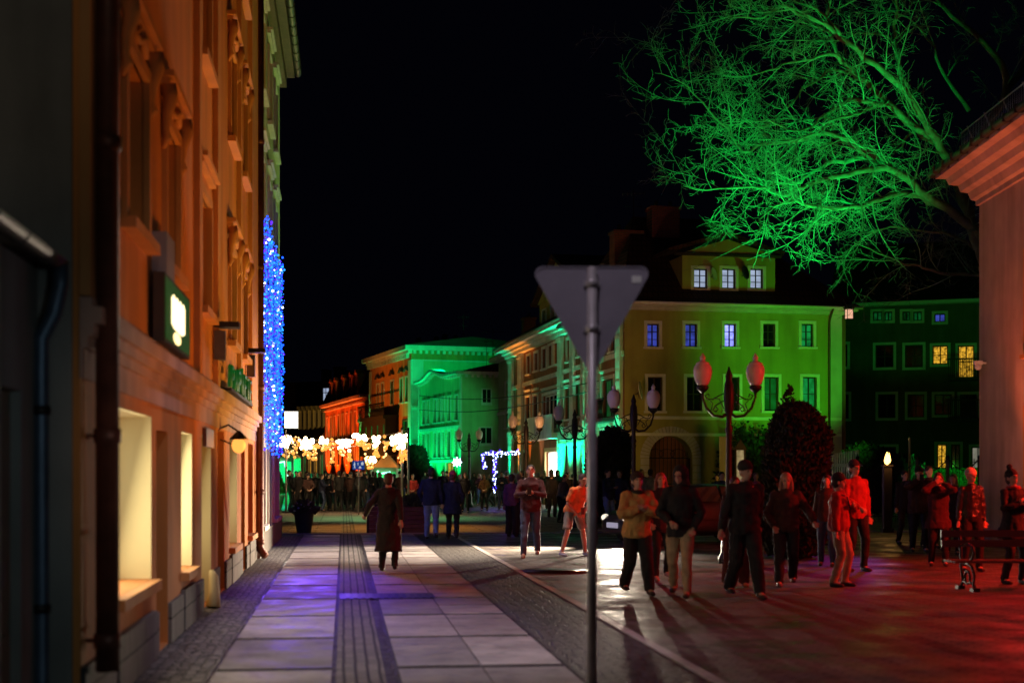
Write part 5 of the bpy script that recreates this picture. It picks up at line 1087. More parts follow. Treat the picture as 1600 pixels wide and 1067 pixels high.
# ---------------------------------------------------------------- dark parked car with its headlights on
def car():
    rt = empty('parked_car', (4.3, 33.8, 0), R(202)); tag(rt, 'dark saloon car with glowing headlights and an orange indicator, half hidden by the walking group', 'car')
    paint = mat('paint', (.006, .007, .010), .38, .1, 2, spec=.9); paint.node_tree.nodes['Principled BSDF'].inputs['Coat Weight'].default_value = .25
    # cross-sections: x forward (front = +2.1), half width, sill, belt, roof
    sec = [(2.12, .62, .34, .58, .60), (2.05, .76, .26, .66, .68), (1.8, .84, .22, .76, .78), (1.2, .87, .20, .86, .90), (.85, .88, .20, .92, .98), (.25, .88, .20, .95, 1.36), (-.1, .88, .20, .96, 1.43), (-.7, .88, .20, .97, 1.42), (-1.25, .87, .20, .97, 1.24), (-1.65, .85, .22, .96, 1.03), (-2.0, .80, .26, .90, .93), (-2.15, .68, .36, .74, .76)]
    g = MB(); n = 14; vs = []
    for x, w_, s, b, r in sec:
        tw = w_*.70 if r-b > .15 else w_*.86
        ring = [(0, s), (w_*.9, s), (w_, s+.10), (w_+.0, (s+b)/2), (w_-.03, b), (tw+(w_-tw)*.25, b+(r-b)*.6), (tw-.05, r-.015), (0, r)]
        full = ring+[(-a, z) for a, z in ring[-2:0:-1]]; vs += [(x, a, z) for a, z in full]; n = len(full)
    k = len(sec); fs = [(i*n+j, i*n+(j+1) % n, (i+1)*n+(j+1) % n, (i+1)*n+j) for i in range(k-1) for j in range(n)]+[tuple(range(n-1, -1, -1)), tuple(range((k-1)*n, k*n))]
    g.add(vs, fs, True); body = g.build('body', paint, rt); m_ = body.modifiers.new('s', 'SUBSURF'); m_.levels = 1; m_.render_levels = 2
    gl = glassmat('car_glass', (.015, .015, .02), .04)
    for s in (-1, 1):
        for pts in ([(.78, 1.0), (.28, 1.33), (-.28, 1.37), (-.28, 1.0)], [(-.34, 1.0), (-.34, 1.37), (-.95, 1.33), (-1.45, 1.02)]):
            g = MB(); vs = [(x, s*(.865-(z-.97)*.55), z) for x, z in pts]; g.add(vs+[(v[0], v[1]-s*.02, v[2]) for v in vs], [(0, 1, 2, 3), (7, 6, 5, 4)]); g.build('side_window', gl, rt)
        g = MB(); g.ball((.72, s*.98, 1.0), (.07, .10, .07), 8, 6); g.build('mirror', paint, rt)
        g = MB(); g.box(-1.75, 1.5, s*.885-.01, s*.885+.01, .56, .60); g.build('side_strip', M['frame_dark'], rt)
    g = MB(); g.add([(.93, -.66, .99), (.93, .66, .99), (.33, .54, 1.34), (.33, -.54, 1.34)], [(0, 1, 2, 3)]); g.build('windscreen', gl, rt)
    for x in (1.32, -1.32):
        for s in (-1, 1):
            g = MB(); Mx = Matrix.Translation((x, s*.80, .31)) @ Matrix.Rotation(R(90), 4, 'X'); q = MB(); q.lathe([(.18, -.1), (.30, -.10), (.315, -.06), (.315, .06), (.30, .10), (.18, .1)], n=20); g.add([Mx @ Vector(v) for v in q.v], q.f, True); wo = g.build('wheel', M['pot'], rt)
            g = MB(); q = MB(); q.lathe([(.02, -.105), (.18, -.105), (.18, .105), (.02, .105)], n=12); g.add([Mx @ Vector(v) for v in q.v], q.f); g.build('rim', M['zinc'], wo)
    for s in (-1, 1):
        g = MB(); g.ball((2.03, s*.56, .62), (.09, .15, .085), 12, 8); g.build('headlight', emit('headlamp', (1, .88, .7), 1.2 if s < 0 else 3), rt)
    g = MB(); g.ball((1.98, .80, .64), (.09, .06, .07), 10, 8); g.build('indicator', emit('indicator', (1, .28, .02), 9), rt)
    g = MB(); g.box(2.10, 2.15, -.26, .26, .40, .52); g.build('number_plate', emit('plate', (.8, .75, 1), .35), rt)
    g = MB()
    for k in range(4): g.box(2.10, 2.13, -.36, .36, .56+k*.035, .575+k*.035)
    g.build('grille', M['zinc'], rt); g = MB(); g.box(2.06, 2.16, -.72, .72, .30, .36); g.build('bumper', M['frame_dark'], rt)
    return rt
car()
# ---------------------------------------------------------------- planters and boxes on the pavement
b = G(475, 834); rt = empty('planter', b); tag(rt, 'tall dark tapered planter of mixed flowers and twigs in front of the crossing', 'planter')
g = MB(); g.lathe([(.19, 0), (.20, .04), (.275, .56), (.29, .58), (.29, .62), (.26, .62), (.25, .55)], n=20); g.build('pot', M['pot'], rt); rr = random.Random(4)
for nm, m_, cnt, sz in (('foliage', 'leaf', 500, .16), ('dry_stems', 'wood', 240, .22)):
    g = MB(); 
    def ps(rr): v = Vector((rr.gauss(0, 1), rr.gauss(0, 1), abs(rr.gauss(0, .7)))).normalized(); return Vector((v.x*.32*rr.random(), v.y*.32*rr.random(), .6+v.z*.28*rr.random())), v*2
    leafcloud(g, cnt, ps, sz*.7, rr, .2); g.build(nm, M[m_], rt)
m_f = mat('blossom', (.5, .42, .6), .7)
for k in range(16): g = MB(); a = rr.uniform(0, 6.28); q = rr.uniform(.1, .38); g.ball((q*cos(a), q*sin(a), .68+rr.uniform(-.08, .2)), (.035, .035, .025), 6, 4); g.build('blossom', m_f if k % 3 else M['plaster_cream'], rt)
b = G(441, 794); rt = empty('potted_conifer', (b.x, 66, 0)); tag(rt, 'small bright green potted conifer in a pale pot by the left house end', 'potted plant')
g = MB(); g.lathe([(.28, 0), (.40, .58), (.44, .6), (.44, .68), (.38, .68)], n=16); g.build('pot', M['pot_light'], rt); g = MB(); rr = random.Random(2)
def cs(rr): z = rr.random()**1.3; th = rr.uniform(0, 6.28); r_ = .42*(1-z)**.7*rr.uniform(.7, 1.05); return Vector((r_*cos(th), r_*sin(th), .72+z*1.0)), Vector((cos(th), sin(th), .3))
leafcloud(g, 1500, cs, .16, rr, .5); g.build('foliage', M['hedge'], rt)
lamp('SPOT', 'potted_flood', (b.x-.6, 63.5, .4), 120, (.05, 1, .15), (b.x, 66, 1.0), .1, 80, .6)
rt = empty('floodlight', (P(428, 740, 64).x, 64, 0)); tag(rt, 'round floodlight glowing turquoise on the ground beside the potted conifer', 'floodlight')
g = MB(); g.ball((0, 0, .25), .17, 12, 8); g.build('lens', emit('flood_lens', (.05, 1, .5), 3), rt); g = MB(); g.box(-.2, .2, -.1, .15, 0, .06); g.tube([(-.2, .05, .05), (-.2, .05, .3)], .02, 5); g.tube([(.2, .05, .05), (.2, .05, .3)], .02, 5); g.build('bracket', M['iron'], rt)
for px_, d_, w_, lab in ((589, 39.5, .5, 'dark brown wooden planter box left of the woman in the long coat'), (647, 39.5, .62, 'dark wooden planter box right of the long coated woman, by the garland pole')):
    rt = empty('planter_box', (P(px_, 740, d_).x, d_, 0), A); tag(rt, lab, 'planter box'); g = MB()
    for k in range(6): g.box(-w_/2, w_/2, -.25, .25, .03+k*.12, .135+k*.12)
    g.build('boards', M['wood'], rt); g = MB()
    for s in (-1, 1):
        for t in (-1, 1): g.box(s*w_/2-.03, s*w_/2+.03, t*.24-.03, t*.24+.03, 0, .80)
    g.box(-w_/2-.03, w_/2+.03, -.28, .28, .77, .82) if px_ < 600 else None
    g.build('frame', M['metal_dark'], rt)
    if px_ > 600:
        g = MB(); rr = random.Random(3); leafcloud(g, 500, lambda r_: (Vector((rr.uniform(-.28, .28), rr.uniform(-.2, .2), .72+rr.random()*.2)), Vector((0, 0, 1))), .16, rr, .4); g.build('plants', M['leaf'], rt)
# market stall counter with a seller
rt = empty('market_stall', (P(656, 740, 60).x, 60, 0), A); tag(rt, 'brown wooden market counter with a red clad seller behind it, right of the garland posts', 'stall')
g = MB(); g.box(-.55, .55, -.3, .3, 0, .82); g.box(-.6, .6, -.35, .35, .82, .88); g.box(-.5, .5, -.33, -.30, .1, .35); g.box(-.5, .5, -.33, -.30, .45, .7); g.build('counter', M['wood'], rt)
g = MB(); g.box(-.4, .4, -.345, -.335, .5, .62); g.build('notice', M['trim_white'], rt)
for k, px_ in enumerate((636, 645)):
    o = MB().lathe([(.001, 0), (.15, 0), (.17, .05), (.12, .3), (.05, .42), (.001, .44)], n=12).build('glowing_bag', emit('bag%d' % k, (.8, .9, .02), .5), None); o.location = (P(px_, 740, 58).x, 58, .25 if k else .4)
    tag(o, ('upper' if k == 0 else 'lower right')+' small bright yellow bag at the foot of the garland pole', 'bag')
    g2 = MB(); g2.box(-.12, .12, -.12, .12, 0, .25 if k else .4); o2 = g2.build('stool', M['iron'], None); o2.location = (o.location.x, 58, 0); tag(o2, ('taller' if k == 0 else 'lower')+' small dark crate under a yellow bag by the garland post', 'crate')
# ---------------------------------------------------------------- pedestrian zone sign
ds = 57.0; rt = empty('pedestrian_zone_sign', (P(560, 740, ds).x, ds, 0)); tag(rt, 'blue rectangular residential zone sign with white walking figures and a house above the crowd', 'road sign')
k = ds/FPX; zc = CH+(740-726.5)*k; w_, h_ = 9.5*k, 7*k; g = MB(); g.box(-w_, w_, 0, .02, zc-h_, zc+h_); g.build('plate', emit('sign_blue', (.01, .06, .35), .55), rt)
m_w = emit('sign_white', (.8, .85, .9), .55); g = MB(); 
def fig(mb, x, z, h): mb.lathe([(0, 0), (0, 0)], (0, 0, 0), 3) if 0 else None; mb.box(x-.025*h*4, x+.025*h*4, -.008, -.002, z+h*.45, z+h*.8); mb.prism([(x-.12*h, z), (x-.05*h, z), (x+.03*h, z+.45*h), (x-.06*h, z+.45*h)], -.008, -.002); mb.prism([(x+.14*h, z), (x+.07*h, z), (x-.02*h, z+.42*h), (x+.07*h, z+.42*h)], -.0085, -.002); mb.prism([(x+.07*h*cos(t*pi/4), z+.89*h+.08*h*sin(t*pi/4)) for t in range(8)], -.008, -.002); mb.prism([(x-.08*h, z+.75*h), (x-.22*h, z+.5*h), (x-.17*h, z+.48*h), (x-.05*h, z+.66*h)], -.009, -.002)
fig(g, -w_*.62, zc-h_*.75, h_*1.5); fig(g, -w_*.05, zc-h_*.1, h_*.8); g.build('figure', m_w, rt)
g = MB(); g.box(w_*.45, w_*.85, -.008, -.002, zc+h_*.0, zc+h_*.45); g.prism([(w_*.38, zc+h_*.45), (w_*.92, zc+h_*.45), (w_*.65, zc+h_*.8)], -.0085, -.002); g.build('house_symbol', m_w, rt)
g = MB(); g.box(w_*.05, w_*.5, -.008, -.002, zc-h_*.7, zc-h_*.45); g.box(w_*.14, w_*.4, -.0085, -.002, zc-h_*.45, zc-h_*.25); g.build('car_symbol', m_w, rt)
g = MB(); g.tube([(0, .04, 0), (0, .04, zc+h_)], .03, 6); g.build('pole', M['galv'], rt)
# ---------------------------------------------------------------- garlands of warm lights on posts
rr = random.Random(17)
for px_, d_, lab in ((628, 58, 'left slim pole of the pair carrying the light garlands'), (638, 57, 'right slim pole of the pair carrying the light garlands'), (447, 60, 'slim pole at the left end of the light garlands')):
    rt = empty('garland_pole', (P(px_, 740, d_).x, d_, 0)); tag(rt, lab, 'pole'); g = MB(); g.tube([(0, 0, 0), (0, 0, CH+(740-668)*d_/FPX)], .045, 8); g.build('shaft', M['galv'], rt); g = MB(); g.lathe([(.16, 0), (.16, .05), (.05, .07)], n=10); g.build('base', M['iron'], rt)
GG = 'warm light garlands hung across the street end'
def cluster(px, py0, py1, d, wpx, hot, lab, n):
    k = d/FPX; rt = empty('light_garland', (P(px, 740, d).x, d, 0)); tag(rt, lab, 'light garland', GG)
    gh, gw_, gg = MB(), MB(), MB(); z0, z1 = CH+(740-py1)*k, CH+(740-py0)*k
    wr = MB(); wr.tube([(0, 0, z0), (0, 0, z1+.15)], .008, 4); wr.build('wire', M['wire'], rt)
    for i in range(int(n*.52)):
        t = rr.random()**(1.3 if hot else 1); z = z1-(z1-z0)*t; x = rr.gauss(0, wpx*k*.42)*(1-.55*t); y = rr.gauss(0, .25)
        c = rr.random()
        if hot and t < .5: gh.ball((x, y, z), rr.uniform(.05, .10), 6, 5)
        elif c < .4: gw_.ball((x, y, z), rr.uniform(.025, .05), 6, 4)
        else: gg.ball((x, y, z), rr.uniform(.05, .09), 6, 4)
    for a, m_ in ((gh, 'bulb_hot'), (gw_, 'bulb_warm'), (gg, 'bulb_gold')):
        if a.v: a.build('bulbs', M[m_], rt)
cl = [(432, 683, 698, 12, 1, 70), (448, 682, 715, 14, 1, 80), (462, 684, 722, 9, 0, 40), (479, 682, 712, 14, 1, 90), (492, 686, 718, 8, 0, 40), (506, 684, 704, 12, 1, 60), (519, 686, 726, 6, 0, 40), (535, 684, 704, 11, 1, 60), (546, 690, 732, 5, 1, 36),
      (563, 683, 702, 14, 1, 80), (573, 694, 730, 8, 0, 46), (588, 682, 712, 9, 1, 56), (602, 676, 708, 6, 0, 36), (616, 682, 700, 12, 1, 60), (629, 680, 722, 13, 1, 120), (579, 716, 732, 10, 1, 46)]
nm = ['first', 'second', 'third', 'fourth', 'fifth', 'sixth', 'seventh', 'eighth', 'ninth', 'tenth', 'eleventh', 'twelfth', 'thirteenth', 'fourteenth', 'fifteenth']
for i, (px, a, b, w_, h_, n) in enumerate(cl):
    lab = ('%s garland from the left in the row of warm lights, %s' % (nm[i], 'glaring white at its top' if h_ else 'loosely hung with golden bulbs')) if i < 15 else 'low glaring cluster of bulbs to the right of the blue zone sign'
    dy_ = rr.uniform(-5, 5); cluster(px, a+dy_, b+dy_*1.6, 59+rr.uniform(-2, 2), w_, h_, lab, n)
rt = empty('garland_wire', (0, 0, 0)); tag(rt, 'thin sagging wires that carry the warm garlands between the poles', 'wire')
g = MB(); a, b = P(430, 679, 59.5), P(638, 672, 57.5)
for dz in (0, -.25): g.tube([a.lerp(b, t/12)+Vector((0, 0, dz-.35*sin(pi*t/12))) for t in range(13)], .012, 4)
g.build('strand', M['galv'], rt)
# overhead wires crossing the street
for (pa, pb, lab) in ((P(655, 618, 100), P(935, 595, 62), 'upper thin wire strung in front of the ornate house'), (P(655, 640, 100), P(935, 608, 62), 'lower thin wire strung in front of the ornate house')):
    g = MB(); mid = (pa+pb)/2; g.tube([pa.lerp(pb, t/10)+Vector((0, 0, -.5*sin(pi*t/10))) for t in range(11)], .022, 4); o = g.build('overhead_wire', M['wire'], None); tag(o, lab, 'wire')
# violet-white light frame before the dark side wall
rt = empty('light_arch', (0, 0, 0)); tag(rt, 'arch wound with violet and white lights in front of the dark side wall', 'light arch'); d_ = 72; k = d_/FPX
fr = MB(); bl, bw = MB(), MB()
segs = [(P(753, 709, d_), P(812, 707, d_)), (P(756, 709, d_), P(757, 732, d_)), (P(773, 709, d_), P(773, 767, d_))]
for a, b in segs:
    fr.tube([a, b], .03, 5); L_ = (b-a).length; n = int(L_/.022)
    for i in range(n):
        p = a.lerp(b, i/n)+Vector((rr.gauss(0, .06), rr.gauss(0, .06), rr.gauss(0, .06))); (bw if rr.random() < .55 else bl).ball(p, rr.uniform(.02, .04), 5, 4)
fr.tube([P(812, 707, d_), P(812, 790, d_)*Vector((1, 1, 0))], .04, 5); fr.tube([P(773, 767, d_), P(773, 790, d_)*Vector((1, 1, 0))], .03, 5)
fr.build('frame', M['iron'], rt); bl.build('bulbs', M['bulb_deep'], rt); bw.build('bulbs', M['bulb_white'], rt)
# bright star lamp and shop lantern by the green house
rt = empty('star_lamp', (P(714, 740, 98).x, 98, 0)); tag(rt, 'glaring blue white star lamp above the shop front of the green house', 'lamp'); z = CH+(740-722)*98/FPX
g = MB(); g.ball((0, 0, z), (.22, .2, .22), 10, 8)
for t in range(8): a = t*pi/4; g.tube([(0, 0, z), (.34*cos(a), 0, z+.34*sin(a))], [.09, .02], 5)
g.build('star', emit('star', (.7, .8, 1), 12), rt); g = MB(); g.tube([(0, 0, 0), (0, 0, z-.3)], .04, 6); g.build('stand', M['iron'], rt)
# overhanging green market tent
for px_, w_, d_, zt, lab in ((601, 20, 78, 723, 'green lit market tent behind the crowd, right of the zone sign'), (437, 20, 74, 706, 'turquoise lit glass shop kiosk at the end of the left house row')):
    k = d_/FPX; rt = empty('market_tent', (P(px_, 740, d_).x, d_, 0)); tag(rt, lab, 'tent' if px_ > 500 else 'kiosk'); w2 = w_*k; zt = CH+(740-zt)*k
    g = MB(); g.add([(-w2, 0, zt-.25), (w2, 0, zt-.25), (w2, 3, zt-.25), (-w2, 3, zt-.25), (0, 1.5, zt+.55)], [(0, 1, 4), (1, 2, 4), (2, 3, 4), (3, 0, 4)]); g.box(-w2, w2, -.02, .0, zt-.5, zt-.25); g.build('canopy', M['plaster_green'], rt)
    g = MB(); g.box(-w2, w2, 2.9, 3, 0, zt-.3)
    g.build('back_wall', M['plaster_green'], rt)
    for s in (-1, 1): g = MB(); g.box(s*w2-.06, s*w2+.06, -.06, .06, 0, zt-.3); g.build('post', M['trim_white'], rt)
    lamp('POINT', 'tent_light', (rt.location.x, d_+1.5, zt-1.0), 190, TEAL, size=.2)
    g = MB(); g.tube([(-w2+.3, -.1, zt-.45), (-.2, -.1, zt-.6), (w2*.4, -.1, zt-.5), (w2-.2, -.1, zt-1.4)], .05, 6); g.build('light_tube', emit('tube', (.3, 1, .7), 4), rt)
# ---------------------------------------------------------------- people
ctex = bpy.data.textures.new('folds', 'CLOUDS'); ctex.noise_scale = .11; ctex.noise_depth = 2
def remesh(mb, name, mat_, parent, vox, smooth=4, folds=0):
    me = mb.mesh(name); me.update(); o = bpy.data.objects.new(name, me); COL.objects.link(o)
    r = o.modifiers.new('r', 'REMESH'); r.mode = 'VOXEL'; r.voxel_size = vox; r.use_smooth_shade = True
    if folds:
        d = o.modifiers.new('d', 'DISPLACE'); d.texture = ctex; d.strength = folds; d.mid_level = .5
    if smooth: s = o.modifiers.new('s', 'SMOOTH'); s.iterations = smooth; s.factor = .5
    dg = bpy.context.evaluated_depsgraph_get(); m2 = bpy.data.meshes.new_from_object(o.evaluated_get(dg)); m2.name = name
    m2.polygons.foreach_set('use_smooth', [True]*len(m2.polygons)); m2.materials.clear(); m2.materials.append(mat_)
    bpy.data.objects.remove(o); bpy.data.meshes.remove(me)
    n = bpy.data.objects.new(name, m2); COL.objects.link(n); n.parent = parent; return n
def ik(a, c, l1, l2, pole):
    a, c = Vector(a), Vector(c); v = c-a; L = min(v.length, (l1+l2)*.999); d = v.normalized(); c = a+d*L
    x = (l1*l1-l2*l2+L*L)/(2*L); h = sqrt(max(0, l1*l1-x*x)); p = Vector(pole); p = (p-d*p.dot(d)); p = p.normalized() if p.length > 1e-4 else Vector((0, 0, 1))
    return a+d*x+p*h, c
def cl(name, col, rough=.85, **k):
    key = 'cloth_'+name
    if key not in M: M[key] = mat(key, col, rough, .25, 9, .35, 70, **k)
    return M[key]
SKIN = mat('skin', (.50, .30, .22), .55, .08, 12); HAIRM = {}
def hairm(c): 
    if c not in HAIRM: HAIRM[c] = mat('hair', c, .5, .4, 60, .5, 120)
    return HAIRM[c]
def make_person(label, H=1.75, face=0, stride=0, spread=.1, lean=0, look=0, turn=0, arms=('down', 'down'), top=None, top_len=.86, puff=0, bottom=None, legs_w=1, shorts=False,
                coat=False, hood=None, hair=(.03, .02, .015), hair_len=0, hat=None, shoe=(.02, .02, .02), bare_arms=False, vox=.012, held=None, stout=1, scarf=None, bag=False, sit=False):
    k = H/1.75; rt = empty('person'); tag(rt, label, 'person')
    pel = Vector((0, 0, .95)); LM = Matrix.Translation(pel) @ Matrix.Rotation(-R(lean), 4, 'X').inverted() @ Matrix.Translation(-pel)
    def U(x, y, z): return LM @ Vector((x, y, z))
    w_ = stout
    hips = [Vector((s*.092, 0, .93)) for s in (-1, 1)]
    ank = [Vector((s*(.075+spread*.5), s*stride*.5*-1, .085+(.05 if s*stride > 0 and abs(stride) > .3 else 0) if s*stride < 0 else .085)) for s in (-1, 1)]
    if abs(stride) > .25: b = 0 if stride > 0 else 1; ank[b].z += .05
    knees = []
    for i in (0, 1): kn, an = ik(hips[i], ank[i], .44, .43, (0, -1, 0)); knees.append(kn); ank[i] = an
    sh = [U(s*.165*w_, .005, 1.405) for s in (-1, 1)]; wr = []; el = []
    poses = {'down': lambda s: (s*.235*w_, -.02, .86, (s*.6, 1, 0)), 'swingf': lambda s: (s*.23*w_, -.24, .93, (s*.4, 1, 0)), 'swingb': lambda s: (s*.24*w_, .22, .92, (s*.5, 1, 0)),
             'pocket': lambda s: (s*.19*w_, -.10, .93, (s*1.2, .9, 0)), 'phone': lambda s: (s*.06, -.30, 1.22, (s*1, .2, -.8)), 'chest': lambda s: (s*.05, -.22, 1.25, (s*1, .1, -.7)),
             'face': lambda s: (s*.06, -.17, 1.56, (s*1, -.1, -.7)), 'out': lambda s: (s*.42, -.10, 1.0, (s*.3, 1, 0)), 'photo': lambda s: (s*.07, -.30, 1.50, (s*1, 0, -.8)),
             'low': lambda s: (s*.10, -.24, 1.02, (s*1, .5, 0)), 'link': lambda s: (s*.30, -.12, 1.05, (s*.6, 1, -.2)), 'hold': lambda s: (s*.34, -.05, .84, (s*.5, 1, 0))}
    for i, s in enumerate((-1, 1)):
        x, y, z, pole = poses[arms[i]](s); t = U(x, y, z) if z > 1.1 else (LM @ Vector((x, y, z)) if lean > 8 else Vector((x, y, z)))
        e, w2 = ik(sh[i], t, .285, .255, pole); el.append(e); wr.append(w2)
    nk = U(0, .005, 1.50); HM = LM @ Matrix.Translation((0, 0, 1.53)) @ Matrix.Rotation(R(turn), 4, 'Z') @ Matrix.Rotation(R(look), 4, 'X') @ Matrix.Translation((0, 0, -1.53))
    def Hd(x, y, z): return HM @ Vector((x, y, z))
    # ---- body, one continuous surface
    g = MB()
    g.tube([U(0, 0, .86), U(0, 0, .95), U(0, 0, 1.08), U(0, 0, 1.25), U(0, 0, 1.37), U(0, 0, 1.44), U(0, .005, 1.49), Hd(0, .01, 1.55)], [(.13*w_, .10), (.155*w_, .11), (.13*w_, .095), (.15*w_, .105), (.165*w_, .10), (.12*w_, .075), (.058, .06), (.052, .056)], 12)
    hb = MB(); hb.ball((0, .008, 1.650), (.074, .094, .100), 12, 9); hb.ball((0, -.022, 1.600), (.056, .070, .072), 10, 8); hb.ball((0, -.05, 1.555), (.032, .034, .025), 8, 6)
    hb.tube([(0, -.086, 1.655), (0, -.106, 1.618), (0, -.088, 1.606)], [.009, .016, .012], 6); hb.ball((0, -.083, 1.575), (.025, .013, .009), 8, 5)
    hb.ball((0, -.075, 1.665), (.055, .02, .012), 8, 5)
    for s in (-1, 1): hb.ball((s*.076, .01, 1.625), (.012, .020, .032), 6, 6)
    g.add([HM @ Vector(v) for v in hb.v], hb.f, True)
    for i, s in enumerate((-1, 1)):
        g.tube([U(s*.10*w_, 0, 1.41), sh[i], sh[i].lerp(el[i], .4), el[i], el[i].lerp(wr[i], .35), wr[i]], [.05, .055, .047, .038, .036, .025], 8); g.ball(sh[i], .056, 8, 6); g.ball(el[i], .037, 8, 6)
        g.tube([hips[i]+Vector((0, 0, .05)), hips[i].lerp(knees[i], .4), knees[i], knees[i].lerp(ank[i], .35), ank[i]], [.085, .078, .054, .055, .036], 10); g.ball(knees[i], .055, 8, 6)
        g.tube([ank[i]+Vector((0, .04, -.02)), ank[i]+Vector((0, -.05, -.03)), ank[i]+Vector((0, -.13, -.05))], [(.036, .04), (.04, .035), (.036, .02)], 8)
        # hand: palm, four curled fingers of different length, thumb from the side
        d = (wr[i]-el[i]).normalized(); up = Vector((0, -1, 0)) if abs(d.y) < .8 else Vector((0, 0, 1)); sd = d.cross(up).normalized()*(-s); fw = sd.cross(d).normalized()*s; fw = fw if fw.dot(Vector((-s, -.3, 0))) > 0 else -fw
        pc = wr[i]+d*.05; side = d.cross(fw).normalized()
        g.tube([wr[i], wr[i]+d*.03, wr[i]+d*.085], [(.022, .022), (.036, .026), (.04, .022)], 8)
        for f, ln in enumerate((.066, .076, .070, .054)):
            b0 = wr[i]+d*.082+side*(f-1.5)*.020; b1 = b0+d*ln*.5+fw*ln*.18; b2 = b1+d*ln*.22+fw*ln*.40; g.tube([b0-d*.02, b0, b1, b2], [.0095, .0095, .0088, .0075], 6)
        b0 = wr[i]+d*.035-side*.034; b1 = b0+d*.03-side*.018+fw*.012; g.tube([b0+side*.015, b0, b1, b1+d*.026+fw*.014], [.012, .0115, .0105, .009], 6)
    body = remesh(g, 'body', SKIN, rt, min(vox, .0085) if vox < .015 else vox, 2)
    for o_ in [body]: o_.scale = (k,)*3
    parts = []
    def mk(mb, nm, m_, folds=.018, sm=4, v=None):
        o = remesh(mb, nm, m_, rt, v or vox, sm, folds); o.scale = (k,)*3; parts.append(o); return o
    # ---- trousers or shorts
    t_ = MB(); lw = legs_w
    t_.tube([Vector((0, 0, .85)), Vector((0, 0, .93)), U(0, 0, 1.03)], [(.155*w_, .125), (.172*w_, .135), (.150*w_, .118)], 12)
    for i in (0, 1):
        if shorts: t_.tube([hips[i]+Vector((0, 0, .04)), hips[i].lerp(knees[i], .4), knees[i]+Vector((0, 0, .04))], [.105, .10, .095], 10)
        else:
            hem = .058 if lw < 1.2 else .058*lw; t_.tube([hips[i]+Vector((0, 0, .04)), hips[i].lerp(knees[i], .45), knees[i], knees[i].lerp(ank[i], .5), ank[i]+Vector((0, .008, -.02))], [.105, .095*(1+(lw-1)*.4), .074*lw, .068*lw, hem], 10); t_.ball(knees[i], .073*lw, 8, 6)
    mk(t_, 'trousers' if not shorts else 'shorts', bottom or cl('black', (.012, .012, .014)), .034)
    # ---- jacket / coat
    t_ = MB(); p = .022+puff*.03; TL = top_len
    def tor(z): return (.155*w_+p, .112+p*1.05)
    if coat:
        t_.tube([Vector((0, .02, TL)), Vector((0, .01, TL+.15)), Vector((0, 0, .86)), U(0, 0, 1.06), U(0, 0, 1.25), U(0, 0, 1.38), U(0, 0, 1.455), U(0, .01, 1.50)], [(.25, .20), (.235, .185), (.215*w_, .165), (.182*w_, .14), (.195*w_, .145), (.20*w_, .135), (.14, .10), (.085, .085)], 14)
    else:
        zb = min(TL, 1.0); t_.tube([LM @ Vector((0, 0, zb)) if lean > 8 else Vector((0, 0, zb)), U(0, 0, zb+.07), U(0, 0, 1.10), U(0, 0, 1.26), U(0, 0, 1.38), U(0, 0, 1.45), U(0, .01, 1.50)], [(.165*w_+p*.5, .125+p*.5), (.172*w_+p, .13+p), (.155*w_+p, .115+p), (.165*w_+p, .12+p), (.165*w_+p*.8, .11+p), (.115+p*.4, .09), (.075+p*.3, .08+p*.3)], 14)
    for i, s in enumerate((-1, 1)):
        r = .055+p*.75
        if bare_arms: pts = [U(s*.10*w_, 0, 1.41), sh[i], sh[i].lerp(el[i], .85)]; rs = [.06, .072, .07]
        else: pts = [U(s*.10*w_, 0, 1.41), sh[i], sh[i].lerp(el[i], .45), el[i], el[i].lerp(wr[i], .5), wr[i]-(wr[i]-el[i]).normalized()*.0]; rs = [.055+p*.4, r, r*.93, r*.86, r*.78, r*.66]
        t_.tube(pts, rs, 9); t_.ball(sh[i], r, 8, 6); 
        if not bare_arms: t_.ball(el[i], r*.87, 8, 6)
    mk(t_, 'coat' if coat else 'jacket', top or cl('black', (.012, .012, .014)), .042 if not puff else .055, 4 if not puff else 3)
    if hood: t_ = MB(); t_.tube([U(-.10, .02, 1.47), U(-.08, .12, 1.46), U(0, .155, 1.44), U(.08, .12, 1.46), U(.10, .02, 1.47)], [.03, .05, .06, .05, .03], 8); mk(t_, 'hood', hood, .01)
    if scarf: t_ = MB(); t_.tube([U(.085*cos(a), .09*sin(a), 1.485) for a in [i*pi/5 for i in range(11)]], .032, 8); mk(t_, 'scarf', scarf, .012)
    # ---- shoes
    for i in (0, 1):
        a = ank[i]; t_ = MB(); t_.tube([a+Vector((0, .055, -.045)), a+Vector((0, .02, -.04)), a+Vector((0, -.06, -.048)), a+Vector((0, -.14, -.058)), a+Vector((0, -.175, -.062))], [(.034, .036), (.043, .046), (.046, .04), (.044, .03), (.026, .018)], 10); t_.tube([a+Vector((0, .01, -.03)), a+Vector((0, .01, .04))], [.044, .044], 8)
        mk(t_, 'shoe', cl('shoe%s' % (shoe,), shoe, .6), 0, 2)
    # ---- hair, hat
    def hm(nm, prims, m_, folds=.008):
        t_ = MB()
        for q in prims: t_.add([HM @ Vector(v) for v in q.v], q.f, True)
        return mk(t_, nm, m_, folds, 2, min(vox, .01) if vox < .015 else vox)
    prims = []
